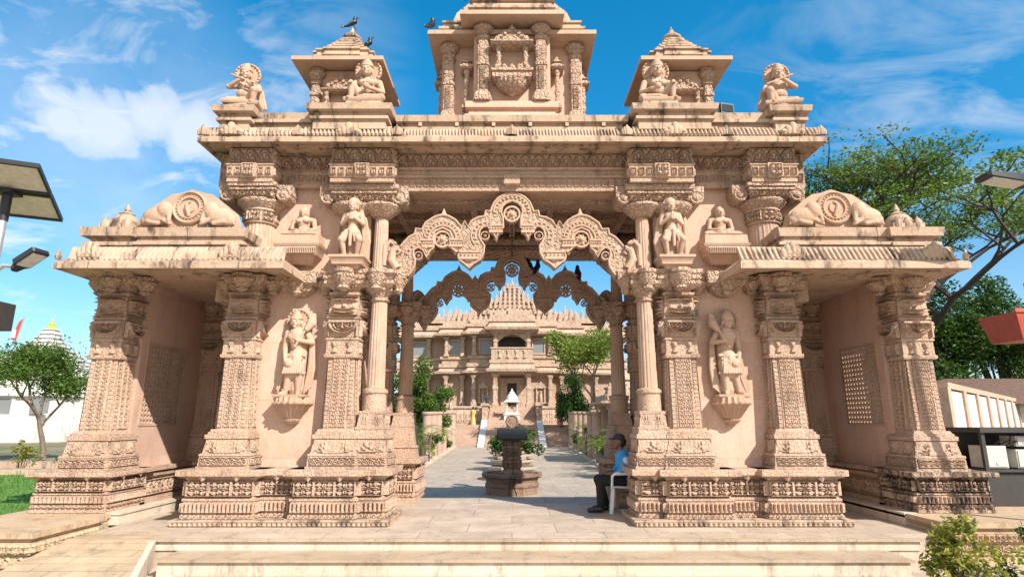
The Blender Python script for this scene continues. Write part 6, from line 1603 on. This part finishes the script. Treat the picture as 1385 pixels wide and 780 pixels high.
def walker(x, y, z, rz, top, legs, label, skirt=False, s=1.):
    t = E('person', (x, y, z), label, 'person', 'visitors on the temple steps')
    def pl_(m): return place(m, s, 1, (x, y, z), rz)
    m = MB(); ell(m, (0, 0, 1.56), (.085, .095, .115)); capsule(m, (0, 0, 1.36), (0, 0, 1.5), .055, .05)
    ell(m, (0, -.095, 1.55), (.014, .02, .025)); capsule(m, (0, 0, 1.3), (0, 0, .95), .15, .13); capsule(m, (-.15, 0, 1.34), (.15, 0, 1.34), .06, .06)
    for q in (-1, 1):
        capsule(m, (q*.19, 0, 1.33), (q*.23, .02, 1.08), .048, .042); capsule(m, (q*.23, .02, 1.08), (q*.22, -.06, .84), .038, .03); ell(m, (q*.22, -.07, .79), (.03, .04, .055))
        capsule(m, (q*.09, 0, .92), (q*.10, -.06*q, .5), .09, .062); capsule(m, (q*.10, -.06*q, .5), (q*.10, .07*q, .07), .058, .04); capsule(m, (q*.10, .07*q, .035), (q*.10, .07*q-.13, .03), .036, .03)
    organic('body', pl_(m), 'skin', t, voxel=.018, it=1)
    m = MB(); capsule(m, (0, 0, 1.28), (0, 0, .90), .172, .160); capsule(m, (-.15, 0, 1.33), (.15, 0, 1.33), .075, .075)
    for q in (-1, 1): capsule(m, (q*.19, 0, 1.32), (q*.225, .01, 1.12), .062, .058)
    organic('shirt', pl_(m), top, t, voxel=.018, it=1)
    m = MB()
    if skirt: m.lathe(0, 0, [(.16, .95), (.2, .6), (.24, .12), (.22, .10)], 14)
    else:
        for q in (-1, 1): capsule(m, (q*.09, 0, .92), (q*.10, -.06*q, .5), .105, .078); capsule(m, (q*.10, -.06*q, .5), (q*.10, .06*q, .12), .076, .06)
    O('skirt' if skirt else 'trousers', pl_(m), legs, t)
    m = MB(); ell(m, (0, .02, 1.59), (.093, .098, .105)); O('hair', pl_(m), 'hair', t)
walker(-2.95, 46.0, 1.03, 2.8, 'yellowcloth', 'yellowcloth', 'small distant visitor in yellow on the temple side steps', True, .9)
walker(-2.05, 49.6, 2.1, .4, 'darkcloth', 'darkcloth', 'small distant visitor in dark clothes beside the yellow one', False)
walker(3.6, 45.4, 1.03, .3, 'pinkcloth', 'pinkcloth', 'small distant visitor in pink on the side steps nearer the tree', True)

# ------------------------------------------------------------------ CAMERA, SKY, SUN
cd = bpy.data.cameras.new('camera'); cam = bpy.data.objects.new('camera', cd); COL.objects.link(cam)
cam.location = (0, 0, 1.57); cam.rotation_euler = (R(90+12.5), 0, 0); cd.lens = 800/1385*36; cd.sensor_width = 36; cd.clip_end = 3000; cd.clip_start = .05
sc.camera = cam
AZ, EL = R(42), R(39)
ts = Vector((math.sin(AZ)*math.cos(EL), -math.cos(AZ)*math.cos(EL), math.sin(EL)))
ld = bpy.data.lights.new('sun', 'SUN'); ld.energy = 4.2; ld.angle = R(.55); ld.color = (1, .93, .835)
lo = bpy.data.objects.new('sun', ld); COL.objects.link(lo); lo.rotation_euler = ts.to_track_quat('Z', 'Y').to_euler(); lo.location = (20, -20, 30)
wd = bpy.data.worlds.new('World'); sc.world = wd; wd.use_nodes = True; nt = wd.node_tree; N = nt.nodes.new; L = nt.links.new
bg = nt.nodes['Background']; out = nt.nodes['World Output']
sky = N('ShaderNodeTexSky'); sky.sky_type = 'NISHITA'; sky.sun_disc = False; sky.sun_elevation = EL; sky.sun_rotation = math.atan2(ts.x, ts.y); sky.air_density = 1.0; sky.dust_density = .3; sky.ozone_density = 4.0
hs_ = N('ShaderNodeHueSaturation'); hs_.inputs['Saturation'].default_value = 1.36; hs_.inputs['Hue'].default_value = .483; hs_.inputs['Value'].default_value = .80; L(sky.outputs[0], hs_.inputs['Color'])
HS = hs_.outputs[0]; bg.inputs[1].default_value = .15
tc_ = N('ShaderNodeTexCoord').outputs['Generated']
def vdist(d):
    v = Vector(d).normalized(); n = N('ShaderNodeVectorMath'); n.operation = 'DISTANCE'; L(tc_, n.inputs[0]); n.inputs[1].default_value = v; return n.outputs['Value']
def fall(d, r0, r1): return ramp(nt, mth(nt, 'DIVIDE', vdist(d), r1), [(r0/r1, 1), (1, 0)])
def pxdir(x, y):
    u = (x-692.5)/800; v = (390-y)/800; c, s = math.cos(R(12.5)), math.sin(R(12.5)); return (u, c-v*s, s+v*c)
sep = N('ShaderNodeSeparateXYZ'); L(tc_, sep.inputs[0])
L(mix(nt, HS, ramp(nt, sep.outputs[2], [(.0, (.50, .62, .70)), (.55, (1, 1, 1))]), 1., 'MULTIPLY'), bg.inputs[0])
den = mth(nt, 'ADD', mth(nt, 'MAXIMUM', sep.outputs[2], 0.), .22)
cmb = N('ShaderNodeCombineXYZ'); L(mth(nt, 'DIVIDE', sep.outputs[0], den), cmb.inputs[0]); L(mth(nt, 'DIVIDE', sep.outputs[1], den), cmb.inputs[1])
pl2 = cmb.outputs[0]
wisp = ramp(nt, noise(nt, mapped(nt, pl2, (1.2, 2.0, 1)), 2.6, 10, .60, .7), [(.44, 0), (.72, .8)])
cum = noise(nt, tc_, 5.5, 9, .58, .15)
cumf = mth(nt, 'ADD', mth(nt, 'MULTIPLY', cum, .9), 0)
def puff(x, y, r1, t0=.0):
    return ramp(nt, mth(nt, 'ADD', mth(nt, 'SUBTRACT', 1., mth(nt, 'DIVIDE', vdist(pxdir(x, y)), r1)), mth(nt, 'MULTIPLY', mth(nt, 'SUBTRACT', cum, .5), 1.9)), [(.34, 0), (.50, .75), (.72, 1)])
wm = mth(nt, 'ADD', mth(nt, 'ADD', mth(nt, 'MULTIPLY', fall(pxdir(150, 60), .06, .42), .9), mth(nt, 'MULTIPLY', fall(pxdir(1300, 170), .05, .42), .55)), mth(nt, 'MULTIPLY', fall(pxdir(60, 330), .1, .5), .5))
fac = mth(nt, 'MULTIPLY', wisp, wm)
for x, y, r in ((150, 168, .10), (205, 160, .10), (255, 185, .10), (88, 165, .045)):
    fac = mth(nt, 'MAXIMUM', fac, mth(nt, 'MULTIPLY', puff(x, y, r), .66))
fac = mth(nt, 'MAXIMUM', fac, mth(nt, 'MULTIPLY', mth(nt, 'MULTIPLY', fall(pxdir(170, 230), .03, .30), ramp(nt, cum, [(.35, .4), (.7, 1)])), .42))
back = mth(nt, 'MULTIPLY', ramp(nt, sep.outputs[1], [(.0, 1), (.25, 0)]) if False else ramp(nt, mth(nt, 'MULTIPLY', sep.outputs[1], -1.), [(.0, 0), (.35, 1)]), ramp(nt, noise(nt, tc_, 2.6, 7, .6), [(.36, .15), (.56, 1)]))
low = ramp(nt, sep.outputs[2], [(.02, .34), (.32, 0)])
fac = mth(nt, 'MINIMUM', mth(nt, 'MAXIMUM', fac, low), .95)
b2 = N('ShaderNodeBackground'); b2.inputs[0].default_value = (.97, .96, .95, 1); b2.inputs[1].default_value = .62
mx = N('ShaderNodeMixShader'); L(fac, mx.inputs[0]); L(bg.outputs[0], mx.inputs[1]); L(b2.outputs[0], mx.inputs[2]); b3 = N('ShaderNodeBackground'); b3.inputs[0].default_value = (1, .965, .92, 1); b3.inputs[1].default_value = .62   # unseen cloud bank added behind the camera as warm-white fill light
mx2 = N('ShaderNodeMixShader'); L(back, mx2.inputs[0]); L(mx.outputs[0], mx2.inputs[1]); L(b3.outputs[0], mx2.inputs[2]); L(mx2.outputs[0], out.inputs[0])
sc.view_settings.view_transform = 'Standard'; sc.view_settings.look = 'None'; sc.view_settings.exposure = 0.93; sc.view_settings.gamma = 1
sc.cycles.use_denoising = True; sc.cycles.max_bounces = 9; sc.cycles.diffuse_bounces = 6; sc.cycles.transparent_max_bounces = 8
